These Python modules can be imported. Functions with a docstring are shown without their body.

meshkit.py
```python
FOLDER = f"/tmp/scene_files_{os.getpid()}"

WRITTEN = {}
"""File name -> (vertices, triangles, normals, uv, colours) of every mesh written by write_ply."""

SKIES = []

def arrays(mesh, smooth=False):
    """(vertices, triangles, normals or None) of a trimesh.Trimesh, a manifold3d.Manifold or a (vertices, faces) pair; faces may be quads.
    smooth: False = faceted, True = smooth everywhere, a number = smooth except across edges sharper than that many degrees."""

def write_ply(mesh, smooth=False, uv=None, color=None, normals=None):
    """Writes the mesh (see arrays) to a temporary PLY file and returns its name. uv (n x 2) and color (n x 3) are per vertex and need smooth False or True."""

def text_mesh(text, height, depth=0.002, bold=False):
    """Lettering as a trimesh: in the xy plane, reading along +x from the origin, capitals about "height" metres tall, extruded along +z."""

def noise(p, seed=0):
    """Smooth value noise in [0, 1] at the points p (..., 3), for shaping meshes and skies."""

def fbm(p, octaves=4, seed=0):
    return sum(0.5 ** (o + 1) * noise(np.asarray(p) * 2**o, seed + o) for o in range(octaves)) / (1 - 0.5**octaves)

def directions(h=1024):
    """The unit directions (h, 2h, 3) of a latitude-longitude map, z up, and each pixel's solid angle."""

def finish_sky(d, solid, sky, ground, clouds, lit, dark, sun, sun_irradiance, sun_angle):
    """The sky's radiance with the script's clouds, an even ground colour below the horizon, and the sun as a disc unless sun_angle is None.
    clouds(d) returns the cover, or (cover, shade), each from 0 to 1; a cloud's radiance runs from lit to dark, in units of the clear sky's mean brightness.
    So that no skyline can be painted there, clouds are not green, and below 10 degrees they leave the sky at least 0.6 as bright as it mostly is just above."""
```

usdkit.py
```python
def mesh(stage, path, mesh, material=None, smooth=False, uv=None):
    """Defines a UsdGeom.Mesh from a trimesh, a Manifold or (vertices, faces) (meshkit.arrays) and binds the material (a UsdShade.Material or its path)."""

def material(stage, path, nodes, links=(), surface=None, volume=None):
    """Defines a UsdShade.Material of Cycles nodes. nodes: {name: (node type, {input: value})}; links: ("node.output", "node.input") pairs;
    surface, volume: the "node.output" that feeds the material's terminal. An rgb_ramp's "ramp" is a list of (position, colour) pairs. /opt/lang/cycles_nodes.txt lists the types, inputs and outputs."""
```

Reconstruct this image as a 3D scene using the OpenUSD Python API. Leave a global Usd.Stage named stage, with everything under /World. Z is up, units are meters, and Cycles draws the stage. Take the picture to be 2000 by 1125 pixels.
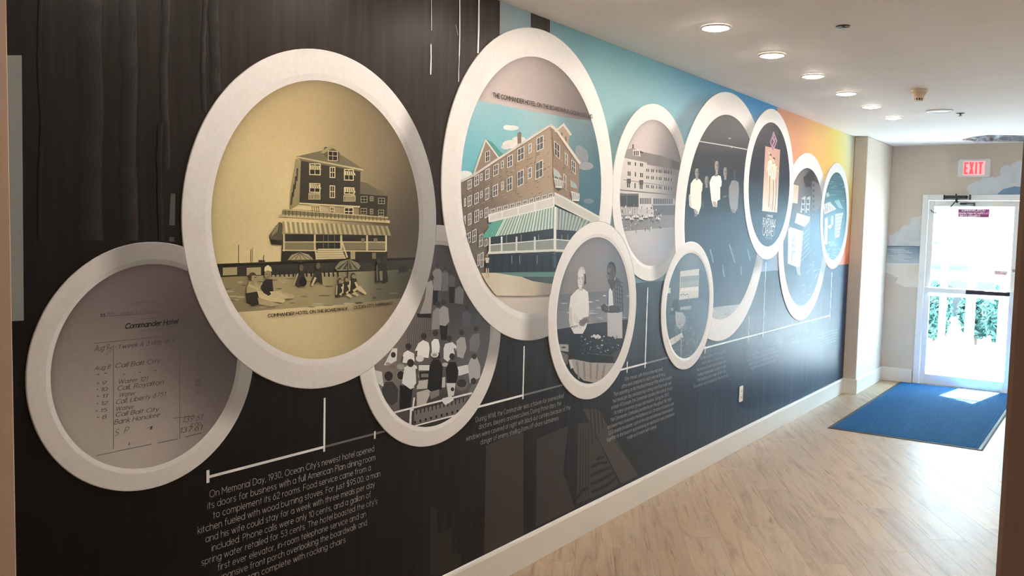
import math, random
import numpy as np, trimesh, shapely, usdkit
import shapely.geometry as sg
from shapely import affinity
from shapely.ops import unary_union
from manifold3d import Manifold, CrossSection
from pxr import Usd, UsdGeom, UsdLux, UsdShade, Gf, Sdf, Vt

stage = Usd.Stage.CreateInMemory()
UsdGeom.SetStageUpAxis(stage, UsdGeom.Tokens.z)
UsdGeom.SetStageMetersPerUnit(stage, 1.0)
UsdGeom.Xform.Define(stage, '/World')
UsdGeom.Scope.Define(stage, '/World/Looks')
rng = random.Random(7)

# ------------------------------------------------------------------ camera, sky, sun, exposure
# x runs down the hall, the mural wall is the plane y = 0, the room lies at y < 0, z is up
F_PX, YAW, PITCH, ROLL = 1716.0442, math.radians(34.6749), math.radians(-4.08585), math.radians(1.32911)
CAM = np.array([0.0, -2.27367, 1.634])
EXPOSURE = 0.40
def _axes():
    f = np.array([math.cos(YAW) * math.cos(PITCH), math.sin(YAW) * math.cos(PITCH), math.sin(PITCH)])
    r = np.array([math.sin(YAW), -math.cos(YAW), 0.0]); u = np.cross(r, f)
    return math.cos(ROLL) * r + math.sin(ROLL) * u, -math.sin(ROLL) * r + math.cos(ROLL) * u, f
RIGHT, UP, FWD = _axes()
cam = UsdGeom.Camera.Define(stage, '/World/camera')
m = Gf.Matrix4d(1.0)
for i, v in enumerate((RIGHT, UP, -FWD, CAM)):
    m.SetRow(i, Gf.Vec4d(*map(float, v), 1.0 if i == 3 else 0.0))
cam.AddTransformOp().Set(m)
cam.CreateHorizontalApertureAttr(36.0); cam.CreateVerticalApertureAttr(36.0 * 1125 / 2000)
cam.CreateFocalLengthAttr(36.0 * F_PX / 2000)
cam.CreateClippingRangeAttr(Gf.Vec2f(0.05, 500))
cam.CreateExposureAttr(EXPOSURE)

sky = UsdLux.DomeLight.Define(stage, '/World/sky')
sky.CreateColorAttr(Gf.Vec3f(0.50, 0.80, 1.0)); sky.CreateIntensityAttr(6.5)
sun = UsdLux.DistantLight.Define(stage, '/World/sun')
sun.CreateColorAttr(Gf.Vec3f(0.88, 0.96, 1.0)); sun.CreateIntensityAttr(46.0); sun.CreateNormalizeAttr(True); sun.CreateAngleAttr(0.6)
_el = math.radians(55); _d = np.array([-0.985, 0.17, 0]); _d = _d / np.linalg.norm(_d) * math.cos(_el); _d[2] = -math.sin(_el)
_z = -_d; _x = np.cross([0, 0, 1.0], _z); _x /= np.linalg.norm(_x); _y = np.cross(_z, _x)
m = Gf.Matrix4d(1.0)
for i, v in enumerate((_x, _y, _z)):
    m.SetRow(i, Gf.Vec4d(*map(float, v), 0.0))
sun.AddTransformOp().Set(m)
LAMP_GLOW, LAMP_TINT = 178.0, (1.0, 0.865, 0.735)

H = 2.6            # ceiling
XF = 10.42         # far wall
XN = 0.85          # near side of the opening the photograph is taken through
YR = -3.3          # right wall of the hall

# ------------------------------------------------------------------ helpers
names = {}
def path(name, parent=None):
    base = (str(parent.GetPath()) if parent else '/World') + '/' + name
    n = names.get(base, 0); names[base] = n + 1
    return base if n == 0 else f'{base}_{n:03d}'
SCL = [1.0, 1.0]                                         # width and height factor for small fittings
def obj(name, mesh, mat, parent=None, smooth=False):
    if SCL != [1.0, 1.0]: mesh = mesh.copy(); mesh.apply_transform(np.diag([SCL[0], SCL[0], SCL[1], 1.0]))
    return usdkit.mesh(stage, path(name, parent), mesh, mat, smooth=smooth).GetPrim()
def thing(name, loc=(0, 0, 0), rz=0, parent=None):
    x = UsdGeom.Xform.Define(stage, path(name, parent)); x.AddTranslateOp().Set(Gf.Vec3d(*map(float, loc)))
    if rz: x.AddRotateZOp().Set(rz)
    return x.GetPrim()
def tag(p, label=None, cat=None, group=None, kind=None):
    for k, v in (('label', label), ('category', cat), ('group', group), ('kind', kind)):
        if v: p.SetCustomDataByKey(k, v)
    return p
def struct(name, mesh, mat, label=None):
    return tag(obj(name, mesh, mat), label, kind='structure')
def dup(src, loc, label, group=None, rz=0):
    d = src.GetCustomData(); r = thing(src.GetName(), loc, rz)
    r.GetReferences().AddInternalReference(src.GetPath())
    x = UsdGeom.Xformable(r)
    r.SetInstanceable(True)
    return tag(r, label, d['category'], group or d.get('group'))
def box(x0, y0, z0, x1, y1, z1, c=0.0):
    lo, hi = np.minimum((x0, y0, z0), (x1, y1, z1)), np.maximum((x0, y0, z0), (x1, y1, z1))
    if c <= 0:
        b = trimesh.creation.box(hi - lo); b.apply_translation((lo + hi) / 2); return b
    pts = []
    for sx in (0, 1):
        for sy in (0, 1):
            for sz in (0, 1):
                p = np.array([(lo, hi)[sx][0], (lo, hi)[sy][1], (lo, hi)[sz][2]])
                s = np.array([1 - 2 * sx, 1 - 2 * sy, 1 - 2 * sz]) * c
                for k in range(3):
                    q = p + s; q[k] = p[k]; pts.append(q)
    return trimesh.convex.convex_hull(np.array(pts))
def join(*ms): return trimesh.util.concatenate(ms)
def tube(a, b, r, n=14, r2=None):
    a, b = np.asarray(a, float), np.asarray(b, float)
    L = np.linalg.norm(b - a); t = np.linspace(0, 2 * np.pi, n, endpoint=False)
    d = (b - a) / L; u = np.cross(d, [0, 0, 1.0] if abs(d[2]) < .9 else [1.0, 0, 0]); u /= np.linalg.norm(u); w = np.cross(d, u)
    c = np.cos(t)[:, None] * u + np.sin(t)[:, None] * w
    v = np.vstack([a + c * r, b + c * (r2 if r2 is not None else r)])
    return trimesh.convex.convex_hull(v)
def lathe(profile, n=40):
    return trimesh.creation.revolve(np.asarray(profile, float), sections=n)
def extr(poly, h):
    return trimesh.util.concatenate([trimesh.creation.extrude_polygon(g, h, engine='earcut') for g in getattr(poly, 'geoms', [poly]) if g.area > 0])
def moved(me, M): me = me.copy(); me.apply_transform(M); return me
def srgb(c):
    c = np.asarray(c, float) / 255.0
    return np.where(c <= 0.04045, c / 12.92, ((c + 0.055) / 1.055) ** 2.4)

def ray(px, py): return ((px - 1000) / F_PX) * RIGHT + ((562.5 - py) / F_PX) * UP + FWD
def wall_at(px, py):
    d = ray(px, py); p = CAM + d * (-CAM[1] / d[1]); return (p[0], p[2])
def far_at(px, py, X=XF):
    d = ray(px, py); p = CAM + d * (X / d[0]); return (p[1], p[2])
def floor_at(px, py, z=0.0):
    d = ray(px, py); p = CAM + d * ((z - CAM[2]) / d[2]); return (p[0], p[1])

# ------------------------------------------------------------------ materials
def mat(name, nodes, links, surface='p.BSDF'):
    return usdkit.material(stage, '/World/Looks/' + name, nodes, links, surface=surface)
def plain(name, c, rough=0.5, metal=0.0, spec=0.5, **kw):
    return mat(name, {'p': ('principled_bsdf', {'base_color': tuple(map(float, c)), 'roughness': rough, 'metallic': metal, 'specular_ior_level': spec, **kw})}, [])
def painted(name, c, rough=0.55, var=0.06, bump=0.02, scale=3.0, spec=0.4):
    c = np.asarray(c, float)
    return mat(name, {'g': ('geometry', {}), 'n': ('noise_texture', {'scale': scale, 'detail': 4.0}),
        'r': ('rgb_ramp', {'ramp': [(0.3, tuple(c * (1 - var))), (0.7, tuple(np.minimum(c * (1 + var), .95)))]}),
        'f': ('noise_texture', {'scale': 260.0, 'detail': 2.0}), 'b': ('bump', {'strength': bump * 5, 'distance': 0.001}),
        'p': ('principled_bsdf', {'roughness': rough, 'specular_ior_level': spec})},
        [('g.position', 'n.vector'), ('n.fac', 'r.fac'), ('r.color', 'p.base_color'), ('g.position', 'f.vector'), ('f.fac', 'b.height'), ('b.normal', 'p.normal')])
def printed(name, rough=0.41, spec=0.16, streak=0.0):
    """Satin printed vinyl: the ink colour is the mesh attribute, with fine paper grain."""
    nodes = {'a': ('attribute', {'attribute': 'ink'}), 'g': ('geometry', {}), 'n': ('noise_texture', {'scale': 420.0, 'detail': 2.0}),
             'b': ('bump', {'strength': 0.12, 'distance': 0.0006}), 'p': ('principled_bsdf', {'roughness': rough, 'specular_ior_level': spec})}
    nodes |= {'m1': ('noise_texture', {'scale': 70.0, 'detail': 5.0, 'roughness': 0.7}), 'gr': ('rgb_ramp', {'ramp': [(0.25, (0.945,) * 3), (0.5, (1, 1, 1)), (0.75, (1.055,) * 3)]}), 'gx': ('mix_color', {'blend_type': 'multiply', 'fac': 1.0, 'use_clamp': False})}
    links = [('g.position', 'n.vector'), ('n.fac', 'b.height'), ('b.normal', 'p.normal'), ('g.position', 'm1.vector'), ('m1.fac', 'gr.fac'), ('a.color', 'gx.a'), ('gr.color', 'gx.b')]
    if streak:
        nodes |= {'mp': ('mapping', {'scale': (9.0, 1.0, 0.5)}), 's': ('noise_texture', {'scale': 3.0, 'detail': 6.0, 'roughness': 0.62}),
                  'r': ('rgb_ramp', {'ramp': [(0.25, (1 - streak,) * 3), (0.52, (1, 1, 1)), (0.78, (1 + streak * 1.6,) * 3)]}),
                  'mx': ('mix_color', {'blend_type': 'multiply', 'fac': 1.0, 'use_clamp': False})}
        links += [('g.position', 'mp.vector'), ('mp.vector', 's.vector'), ('s.fac', 'r.fac'), ('gx.result', 'mx.a'), ('r.color', 'mx.b'), ('mx.result', 'p.base_color')]
    else:
        links.append(('gx.result', 'p.base_color'))
    return mat(name, nodes, links)

M = {}
M['ink'] = printed('printed_vinyl')
M['ink_dark'] = printed('printed_vinyl_wood', streak=0.55)
M['ceiling'] = painted('ceiling_paint', (0.84, 0.80, 0.76), rough=0.8, var=0.02, bump=0.05)
M['beige'] = painted('beige_wall_paint', (0.60, 0.53, 0.45), rough=0.6, var=0.03)
M['pale_wall'] = painted('pale_wall_paint', (0.74, 0.69, 0.62), rough=0.6, var=0.03)
M['peach'] = painted('warm_wall_paint', (0.47, 0.33, 0.25), rough=0.6, var=0.03)
M['trim'] = painted('white_trim_paint', (0.72, 0.69, 0.64), rough=0.35, var=0.015, bump=0.01)
M['white_metal'] = plain('white_powder_coat', (0.78, 0.80, 0.80), rough=0.35)
M['dark_metal'] = plain('dark_metal', (0.035, 0.035, 0.04), rough=0.4, metal=0.3)
M['steel'] = plain('brushed_steel', (0.45, 0.46, 0.48), rough=0.35, metal=1.0)
M['brass'] = plain('dark_brass', (0.10, 0.08, 0.06), rough=0.45, metal=0.8)
M['cream_plastic'] = plain('cream_plastic', (0.58, 0.47, 0.34), rough=0.45)
M['white_plastic'] = plain('white_plastic', (0.75, 0.73, 0.69), rough=0.4)
M['black'] = plain('matte_black', (0.012, 0.011, 0.010), rough=0.7)
M['lamp_trim'] = plain('lamp_trim_white', (0.70, 0.68, 0.65), rough=0.4)
M['lens'] = mat('lamp_lens_lit', {'e': ('emission', {'color': LAMP_TINT, 'strength': LAMP_GLOW})}, [], surface='e.emission')
M['glass'] = mat('door_glass', {'lw': ('layer_weight', {'blend': 0.5}), 'f': ('rgb_ramp', {'ramp': [(0, (.04,) * 3), (.55, (.07,) * 3), (.8, (.22,) * 3), (.93, (.6,) * 3), (1, (1,) * 3)]}), 't': ('transparent_bsdf', {'color': (0.93, 0.96, 0.96)}), 'gl': ('glossy_bsdf', {'roughness': 0.02}), 'mx': ('mix_closure', {})},
                 [('lw.facing', 'f.fac'), ('f.color', 'mx.fac'), ('t.BSDF', 'mx.closure1'), ('gl.BSDF', 'mx.closure2')], surface='mx.closure')
M['plank'] = mat('vinyl_plank', {
    'g': ('geometry', {}), 'oi': ('object_info', {}), 'rt': ('mapping', {'rotation': (0, 0, math.radians(-30.0))}),
    'sh': ('combine_xyz', {}), 'm7': ('math', {'math_type': 'multiply', 'value2': 37.0}), 'ad': ('vector_math', {'math_type': 'add'}),
    'st': ('mapping', {'scale': (0.55, 5.0, 1.0)}), 'n1': ('noise_texture', {'scale': 3.2, 'detail': 6.0, 'roughness': 0.6, 'distortion': 1.2}),
    'r1': ('rgb_ramp', {'ramp': [(0.25, (0.25, 0.175, 0.12)), (0.42, (0.37, 0.275, 0.19)), (0.57, (0.43, 0.325, 0.23)), (0.75, (0.35, 0.28, 0.22))]}),
    'st2': ('mapping', {'scale': (0.32, 10.0, 1.0)}), 'n2': ('noise_texture', {'scale': 4.5, 'detail': 4.0, 'roughness': 0.6, 'distortion': 1.8}),
    'r2': ('rgb_ramp', {'ramp': [(0.0, (1, 1, 1)), (0.60, (1, 1, 1)), (0.645, (0.80, 0.72, 0.66)), (0.675, (0.52, 0.43, 0.37)), (0.74, (0.42, 0.33, 0.28))]}),
    'mx': ('mix_color', {'blend_type': 'multiply', 'fac': 0.8}),
    'tv': ('rgb_ramp', {'ramp': [(0, (0.90, 0.88, 0.88)), (0.5, (1, 1, 1)), (1, (1.06, 1.01, 0.96))]}), 'mt': ('mix_color', {'blend_type': 'multiply', 'fac': 1.0, 'use_clamp': False}),
    'b': ('bump', {'strength': 0.25, 'distance': 0.0015}), 'p': ('principled_bsdf', {'roughness': 0.42, 'specular_ior_level': 0.45})},
    [('g.position', 'rt.vector'), ('oi.random', 'm7.value1'), ('m7.value', 'sh.x'), ('m7.value', 'sh.y'), ('rt.vector', 'ad.vector1'), ('sh.vector', 'ad.vector2'),
     ('ad.vector', 'st.vector'), ('st.vector', 'n1.vector'), ('n1.fac', 'r1.fac'), ('ad.vector', 'st2.vector'), ('st2.vector', 'n2.vector'), ('n2.fac', 'r2.fac'),
     ('r1.color', 'mx.a'), ('r2.color', 'mx.b'), ('oi.random', 'tv.fac'), ('mx.result', 'mt.a'), ('tv.color', 'mt.b'), ('mt.result', 'p.base_color'), ('n1.fac', 'b.height'), ('b.normal', 'p.normal')])
M['subfloor'] = plain('subfloor_dark', (0.16, 0.12, 0.09), rough=0.8)
M['mat_blue'] = mat('mat_blue_pile', {'g': ('geometry', {}), 'n': ('noise_texture', {'scale': 300.0, 'detail': 2.0}), 'r': ('rgb_ramp', {'ramp': [(0.3, (0.008, 0.065, 0.18)), (0.7, (0.016, 0.12, 0.30))]}), 'p': ('principled_bsdf', {'roughness': 0.85, 'specular_ior_level': 0.2})},
                    [('g.position', 'n.vector'), ('n.fac', 'r.fac'), ('r.color', 'p.base_color')])
M['rubber'] = plain('black_rubber', (0.035, 0.033, 0.035), rough=0.6)

# ------------------------------------------------------------------ room shell
hall = sg.box(XN, YR, XF, 0)
LOBBY = sg.box(-3.0, YR, XN, 0.0)
fl = tag(thing('floor'), 'light wood-look vinyl plank floor laid diagonally', None, kind='structure')
obj('subfloor', box(-3.0, YR, -0.06, XF + 0.12, 0.0, -0.004), M['subfloor'], fl)
PD = math.radians(30.0); PW, PL = 0.19, 1.22
def planks():
    area = hall.union(sg.box(-3.0, YR, XN, 0)).intersection(sg.box(0.9, YR, XF, 0))
    near = sg.Polygon([(1.2, 0), (1.2, -2.6), (XF, -2.6), (XF, 0)])
    i = 0
    for row in range(-30, 60):
        off = (row * 0.41) % 1.0 * PL
        for k in range(-6, 12):
            u0, v0 = k * PL + off, row * PW
            c = [(u0, v0), (u0 + PL, v0), (u0 + PL, v0 + PW), (u0, v0 + PW)]
            c = [(a * math.cos(PD) - b * math.sin(PD), a * math.sin(PD) + b * math.cos(PD) - 6.0) for a, b in c]
            g = sg.Polygon(c).buffer(-0.0004).intersection(near)
            if g.is_empty or g.area < 0.002 or g.geom_type != 'Polygon': continue
            me = trimesh.creation.extrude_polygon(g, 0.004, engine='earcut'); me.apply_translation((0, 0, -0.004))
            obj('plank', me, M['plank'], fl); i += 1
    rest = sg.box(-3.0, YR, XF, 0).difference(near.buffer(0.001))
    me = extr(rest, 0.004); me.apply_translation((0, 0, -0.004)); tag(obj('plank_field', me, M['plank'], fl), kind='stuff')
planks()

hole = sg.Polygon([(9.94, -0.87), (9.69, -1.01), (9.55, -1.16), (9.62, -1.3), (9.74, -1.46), (9.80, -1.75), (10.1, -1.82), (10.31, -1.5), (10.30, -1.21), (10.10, -0.96)])
ce = extr(sg.box(-3.0, YR, XF + 0.12, 0.1).difference(hole), 0.05); ce.apply_translation((0, 0, H))
struct('ceiling', ce, M['ceiling'], 'flat off-white painted ceiling')
struct('ceiling_void', join(box(9.4, -1.9, H + 0.40, 10.5, -0.6, H + 0.41), box(9.4, -1.9, H + 0.051, 9.41, -0.6, H + 0.40), box(10.49, -1.9, H + 0.051, 10.5, -0.6, H + 0.40), box(9.41, -1.9, H + .051, 10.49, -1.89, H + .40), box(9.41, -.61, H + .051, 10.49, -.6, H + .40)), M['subfloor'], 'dark space above the torn ceiling')
struct('wall_left', box(-3.0, 0.0, 0, XF + 0.12, 0.12, H), M['beige'], 'long wall that carries the printed mural')
ADDED_WIN = (-3.10, -2.55, 0.90, 2.069)   # added glazed panel, out of view, that lets in extra daylight
DOOR = (-1.462, -0.465, 2.069)   # opening: right, left, top
w = extr(sg.box(YR, 0.0, 0.12, H).difference(sg.box(DOOR[0], -0.01, DOOR[1], DOOR[2])).difference(sg.box(ADDED_WIN[0], ADDED_WIN[2], ADDED_WIN[1], ADDED_WIN[3])), 0.12)
def yz(me, x0, flip=False):       # (u, v, w) drawn in the far wall: u -> y, v -> z, w -> +x
    me = me.copy(); me.apply_transform(np.array([[0, 0, 1, x0], [1, 0, 0, 0], [0, 1, 0, 0], [0, 0, 0, 1.0]])); return me
struct('wall_back', yz(w, XF), M['beige'], 'beige end wall around the glass exit door')
struct('wall_right', box(-3.0, YR - 0.12, 0, XF + 0.12, YR, H), M['pale_wall'], 'pale wall on the right of the hall')
struct('wall_front', box(-3.12, YR, 0, -3.0, 0.0, H), M['peach'], 'wall behind the viewer')
yl = -0.083; yr = -2.2005
struct('wall_near', join(box(XN, yl, 0, XN + 0.2, -0.0005, H - .0005, 0.004), box(XN, YR + .0005, 0, XN + 0.2, yr, H - .0005, 0.004)), M['peach'], 'tan wall ends on both sides of the opening')
struct('wall_column', box(9.285, -0.128, 0, XF - .0005, -0.0005, H - .0005, 0.006), M['beige'], 'beige boxed-out column between the mural and the end wall')

def baseboard(name, a, b, n, label):   # a -> b along the foot of a wall, n the direction into the room
    a, b, n = np.array([*a, 0.0]), np.array([*b, 0.0]), np.array([*n, 0.0])
    d = (b - a) / np.linalg.norm(b - a); L = np.linalg.norm(b - a)
    prof = sg.Polygon([(0.0005, 0.001), (0.016, 0.001), (0.016, 0.138), (0.012, 0.149), (0.0005, 0.153)])
    me = trimesh.creation.extrude_polygon(prof, L, engine='earcut')
    T = np.eye(4); T[:3, 0] = n; T[:3, 1] = (0, 0, 1); T[:3, 2] = d; T[:3, 3] = a
    me.apply_transform(T)
    if np.linalg.det(T[:3, :3]) < 0: me.invert()
    return struct(name, me, M['trim'], label)
baseboard('baseboard_left', (XN + 0.2, 0), (9.268, 0), (0, -1), 'tall white baseboard under the mural')
baseboard('baseboard_column_front', (9.285, 0), (9.285, -0.1439), (-1, 0), 'white baseboard on the narrow face of the column')
baseboard('baseboard_column_side', (9.2856, -0.128), (XF - .017, -0.128), (0, -1), 'white baseboard along the side of the column')
baseboard('baseboard_back', (XF, -0.128), (XF, DOOR[1] + 0.012), (-1, 0), 'white baseboard on the end wall left of the door')
baseboard('baseboard_back_right', (XF, DOOR[0] - 0.012), (XF, YR), (-1, 0), 'white baseboard on the end wall right of the door')
baseboard('baseboard_right', (XN + 0.2, YR), (XF, YR), (0, 1), 'white baseboard along the right wall')

# ------------------------------------------------------------------ stroke lettering (single-line rounded letters)
def _a(cx, cy, rx, ry, a0, a1, n=9):
    t = np.radians(np.linspace(a0, a1, max(3, int(n * abs(a1 - a0) / 180) + 2))); return list(zip(cx + rx * np.cos(t), cy + ry * np.sin(t)))
def _l(*c): return [(c[i], c[i + 1]) for i in range(0, len(c), 2)]
X_ = .5; O_ = lambda: _a(.22, .25, .22, .25, 0, 360)
GL = {
 'a': (.44, [O_(), _l(.44, .5, .44, 0)]), 'b': (.44, [O_(), _l(0, .75, 0, 0)]), 'c': (.38, [_a(.22, .25, .22, .25, 45, 315)]), 'd': (.44, [O_(), _l(.44, .75, .44, 0)]),
 'e': (.42, [_l(.02, .26, .43, .26) + _a(.22, .25, .215, .25, 5, 310)]), 'f': (.24, [_a(.22, .6, .13, .14, 60, 180) + _l(.09, 0), _l(0, .48, .2, .48)]),
 'g': (.44, [O_(), _l(.44, .5, .44, -.02) + _a(.22, -.02, .22, .19, 0, -150)]), 'h': (.40, [_l(0, .75, 0, 0), _a(.2, .28, .2, .22, 180, 0) + _l(.4, 0)]),
 'i': (.0, [_l(0, .5, 0, 0), _l(0, .68, 0, .69)]), 'j': (.06, [_l(.06, .5, .06, -.1) + _a(-.04, -.1, .1, .1, 0, -90), _l(.06, .68, .06, .69)]),
 'k': (.32, [_l(0, .75, 0, 0), _l(.3, .5, 0, .22), _l(.1, .31, .32, 0)]), 'l': (.0, [_l(0, .75, 0, 0)]),
 'm': (.64, [_l(0, .5, 0, 0), _a(.16, .3, .16, .2, 180, 0) + _l(.32, 0), _a(.48, .3, .16, .2, 180, 0) + _l(.64, 0)]), 'n': (.40, [_l(0, .5, 0, 0), _a(.2, .28, .2, .22, 180, 0) + _l(.4, 0)]),
 'o': (.44, [O_()]), 'p': (.44, [O_(), _l(0, .5, 0, -.22)]), 'q': (.44, [O_(), _l(.44, .5, .44, -.22)]), 'r': (.22, [_l(0, .5, 0, 0), _a(.18, .28, .18, .21, 180, 80)]),
 's': (.32, [_a(.17, .37, .15, .125, 40, 250) + _a(.16, .125, .15, .125, 80, -140)]), 't': (.22, [_l(.09, .68, .09, 0), _l(0, .48, .22, .48)]),
 'u': (.40, [_l(0, .5, 0, .2) + _a(.2, .22, .2, .22, 180, 360) + _l(.4, .5), _l(.4, .5, .4, 0)]), 'v': (.38, [_l(0, .5, .19, 0, .38, .5)]), 'w': (.6, [_l(0, .5, .15, 0, .3, .48, .45, 0, .6, .5)]),
 'x': (.34, [_l(0, .5, .34, 0), _l(.34, .5, 0, 0)]), 'y': (.36, [_l(0, .5, .19, .02), _l(.36, .5, .1, -.22)]), 'z': (.32, [_l(0, .5, .32, .5, 0, 0, .32, 0)]),
 'A': (.52, [_l(0, 0, .26, .72, .52, 0), _l(.09, .24, .43, .24)]), 'B': (.42, [_l(.24, .38, 0, .38, 0, .72, .22, .72) + _a(.22, .55, .17, .17, 90, -90), _l(0, .38, 0, 0, .24, 0) + _a(.24, .19, .18, .19, -90, 90)]),
 'C': (.54, [_a(.34, .36, .34, .36, 48, 312)]), 'D': (.54, [_l(0, 0, 0, .72, .2, .72) + _a(.2, .36, .34, .36, 90, -90) + _l(0, 0)]), 'E': (.4, [_l(.4, .72, 0, .72, 0, 0, .4, 0), _l(0, .37, .35, .37)]),
 'F': (.38, [_l(.38, .72, 0, .72, 0, 0), _l(0, .37, .33, .37)]), 'G': (.6, [_a(.34, .36, .34, .36, 48, 345) + _l(.66, .34, .4, .34)]), 'H': (.5, [_l(0, .72, 0, 0), _l(.5, .72, .5, 0), _l(0, .37, .5, .37)]),
 'I': (.0, [_l(0, .72, 0, 0)]), 'J': (.3, [_l(.3, .72, .3, .18) + _a(.14, .17, .16, .17, 0, -150)]), 'K': (.44, [_l(0, .72, 0, 0), _l(.42, .72, 0, .28), _l(.14, .42, .44, 0)]), 'L': (.36, [_l(0, .72, 0, 0, .36, 0)]),
 'M': (.62, [_l(0, 0, 0, .72, .31, .25, .62, .72, .62, 0)]), 'N': (.52, [_l(0, 0, 0, .72, .52, 0, .52, .72)]), 'O': (.68, [_a(.34, .36, .34, .36, 0, 360)]), 'P': (.42, [_l(0, 0, 0, .72, .22, .72) + _a(.22, .53, .2, .19, 90, -90) + _l(0, .34)]),
 'Q': (.68, [_a(.34, .36, .34, .36, 0, 360), _l(.42, .16, .64, -.04)]), 'R': (.44, [_l(0, 0, 0, .72, .22, .72) + _a(.22, .53, .2, .19, 90, -90) + _l(0, .34), _l(.2, .34, .44, 0)]), 'S': (.44, [_a(.22, .54, .2, .18, 40, 250) + _a(.22, .18, .21, .18, 80, -145)]),
 'T': (.46, [_l(0, .72, .46, .72), _l(.23, .72, .23, 0)]), 'U': (.5, [_l(0, .72, 0, .25) + _a(.25, .25, .25, .25, 180, 360) + _l(.5, .72)]), 'V': (.52, [_l(0, .72, .26, 0, .52, .72)]), 'W': (.8, [_l(0, .72, .2, 0, .4, .7, .6, 0, .8, .72)]),
 'X': (.48, [_l(0, .72, .48, 0), _l(.48, .72, 0, 0)]), 'Y': (.46, [_l(0, .72, .23, .34, .46, .72), _l(.23, .34, .23, 0)]), 'Z': (.44, [_l(0, .72, .44, .72, 0, 0, .44, 0)]),
 '0': (.44, [_a(.22, .36, .22, .36, 0, 360)]), '1': (.16, [_l(0, .6, .16, .72, .16, 0)]), '2': (.4, [_a(.2, .53, .19, .19, 160, -35) + _l(0, 0, .4, 0)]), '3': (.4, [_a(.19, .55, .17, .17, 150, -90) + _a(.19, .19, .2, .19, 90, -150)]),
 '4': (.44, [_l(.34, 0, .34, .72, 0, .2, .44, .2)]), '5': (.4, [_l(.36, .72, .08, .72, .04, .42) + _a(.19, .23, .2, .23, 120, -150)]), '6': (.42, [_a(.21, .22, .21, .22, 0, 360), _l(.01, .26, .28, .72)]), '7': (.4, [_l(0, .72, .4, .72, .12, 0)]),
 '8': (.42, [_a(.21, .55, .17, .17, 0, 360), _a(.21, .19, .21, .19, 0, 360)]), '9': (.42, [_a(.21, .5, .21, .22, 0, 360), _l(.41, .46, .14, 0)]),
 '.': (.02, [_l(0, .01, .01, .01)]), ',': (.05, [_l(.05, .05, 0, -.1)]), "'": (.02, [_l(.02, .74, 0, .6)]), '-': (.2, [_l(0, .25, .2, .25)]), '$': (.44, [_a(.22, .54, .2, .18, 40, 250) + _a(.22, .18, .21, .18, 80, -145), _l(.22, .82, .22, -.1)]),
 '&': (.46, [_l(.46, 0, .08, .52) + _a(.2, .58, .13, .14, 200, -20) + _l(.05, .3) + _a(.18, .17, .17, .17, 140, 330) + _l(.46, .3)]), '/': (.24, [_l(0, -.1, .24, .8)]), '"': (.12, [_l(0, .5, 0, .38), _l(.1, .5, .1, .38)]), '@': (.6, [_a(.3, .3, .3, .3, -40, 290), _a(.3, .3, .12, .14, 0, 360)])}
SP = .15
_gc = {}
def glyph(ch, wt):
    k = (ch, wt)
    if k not in _gc:
        g = unary_union([sg.LineString(s).buffer(wt / 2, quad_segs=2) for s in GL[ch][1]]).simplify(wt * .06)
        vs, fs, n = [], [], 0
        for p in getattr(g, 'geoms', [g]):
            v, f = trimesh.creation.triangulate_polygon(p, engine='earcut'); vs.append(v); fs.append(f + n); n += len(v)
        _gc[k] = (np.vstack(vs), np.vstack(fs))
    return _gc[k]
def text_units(s): return sum((.26 if c == ' ' else GL[c][0] + SP) for c in s) - SP
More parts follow.
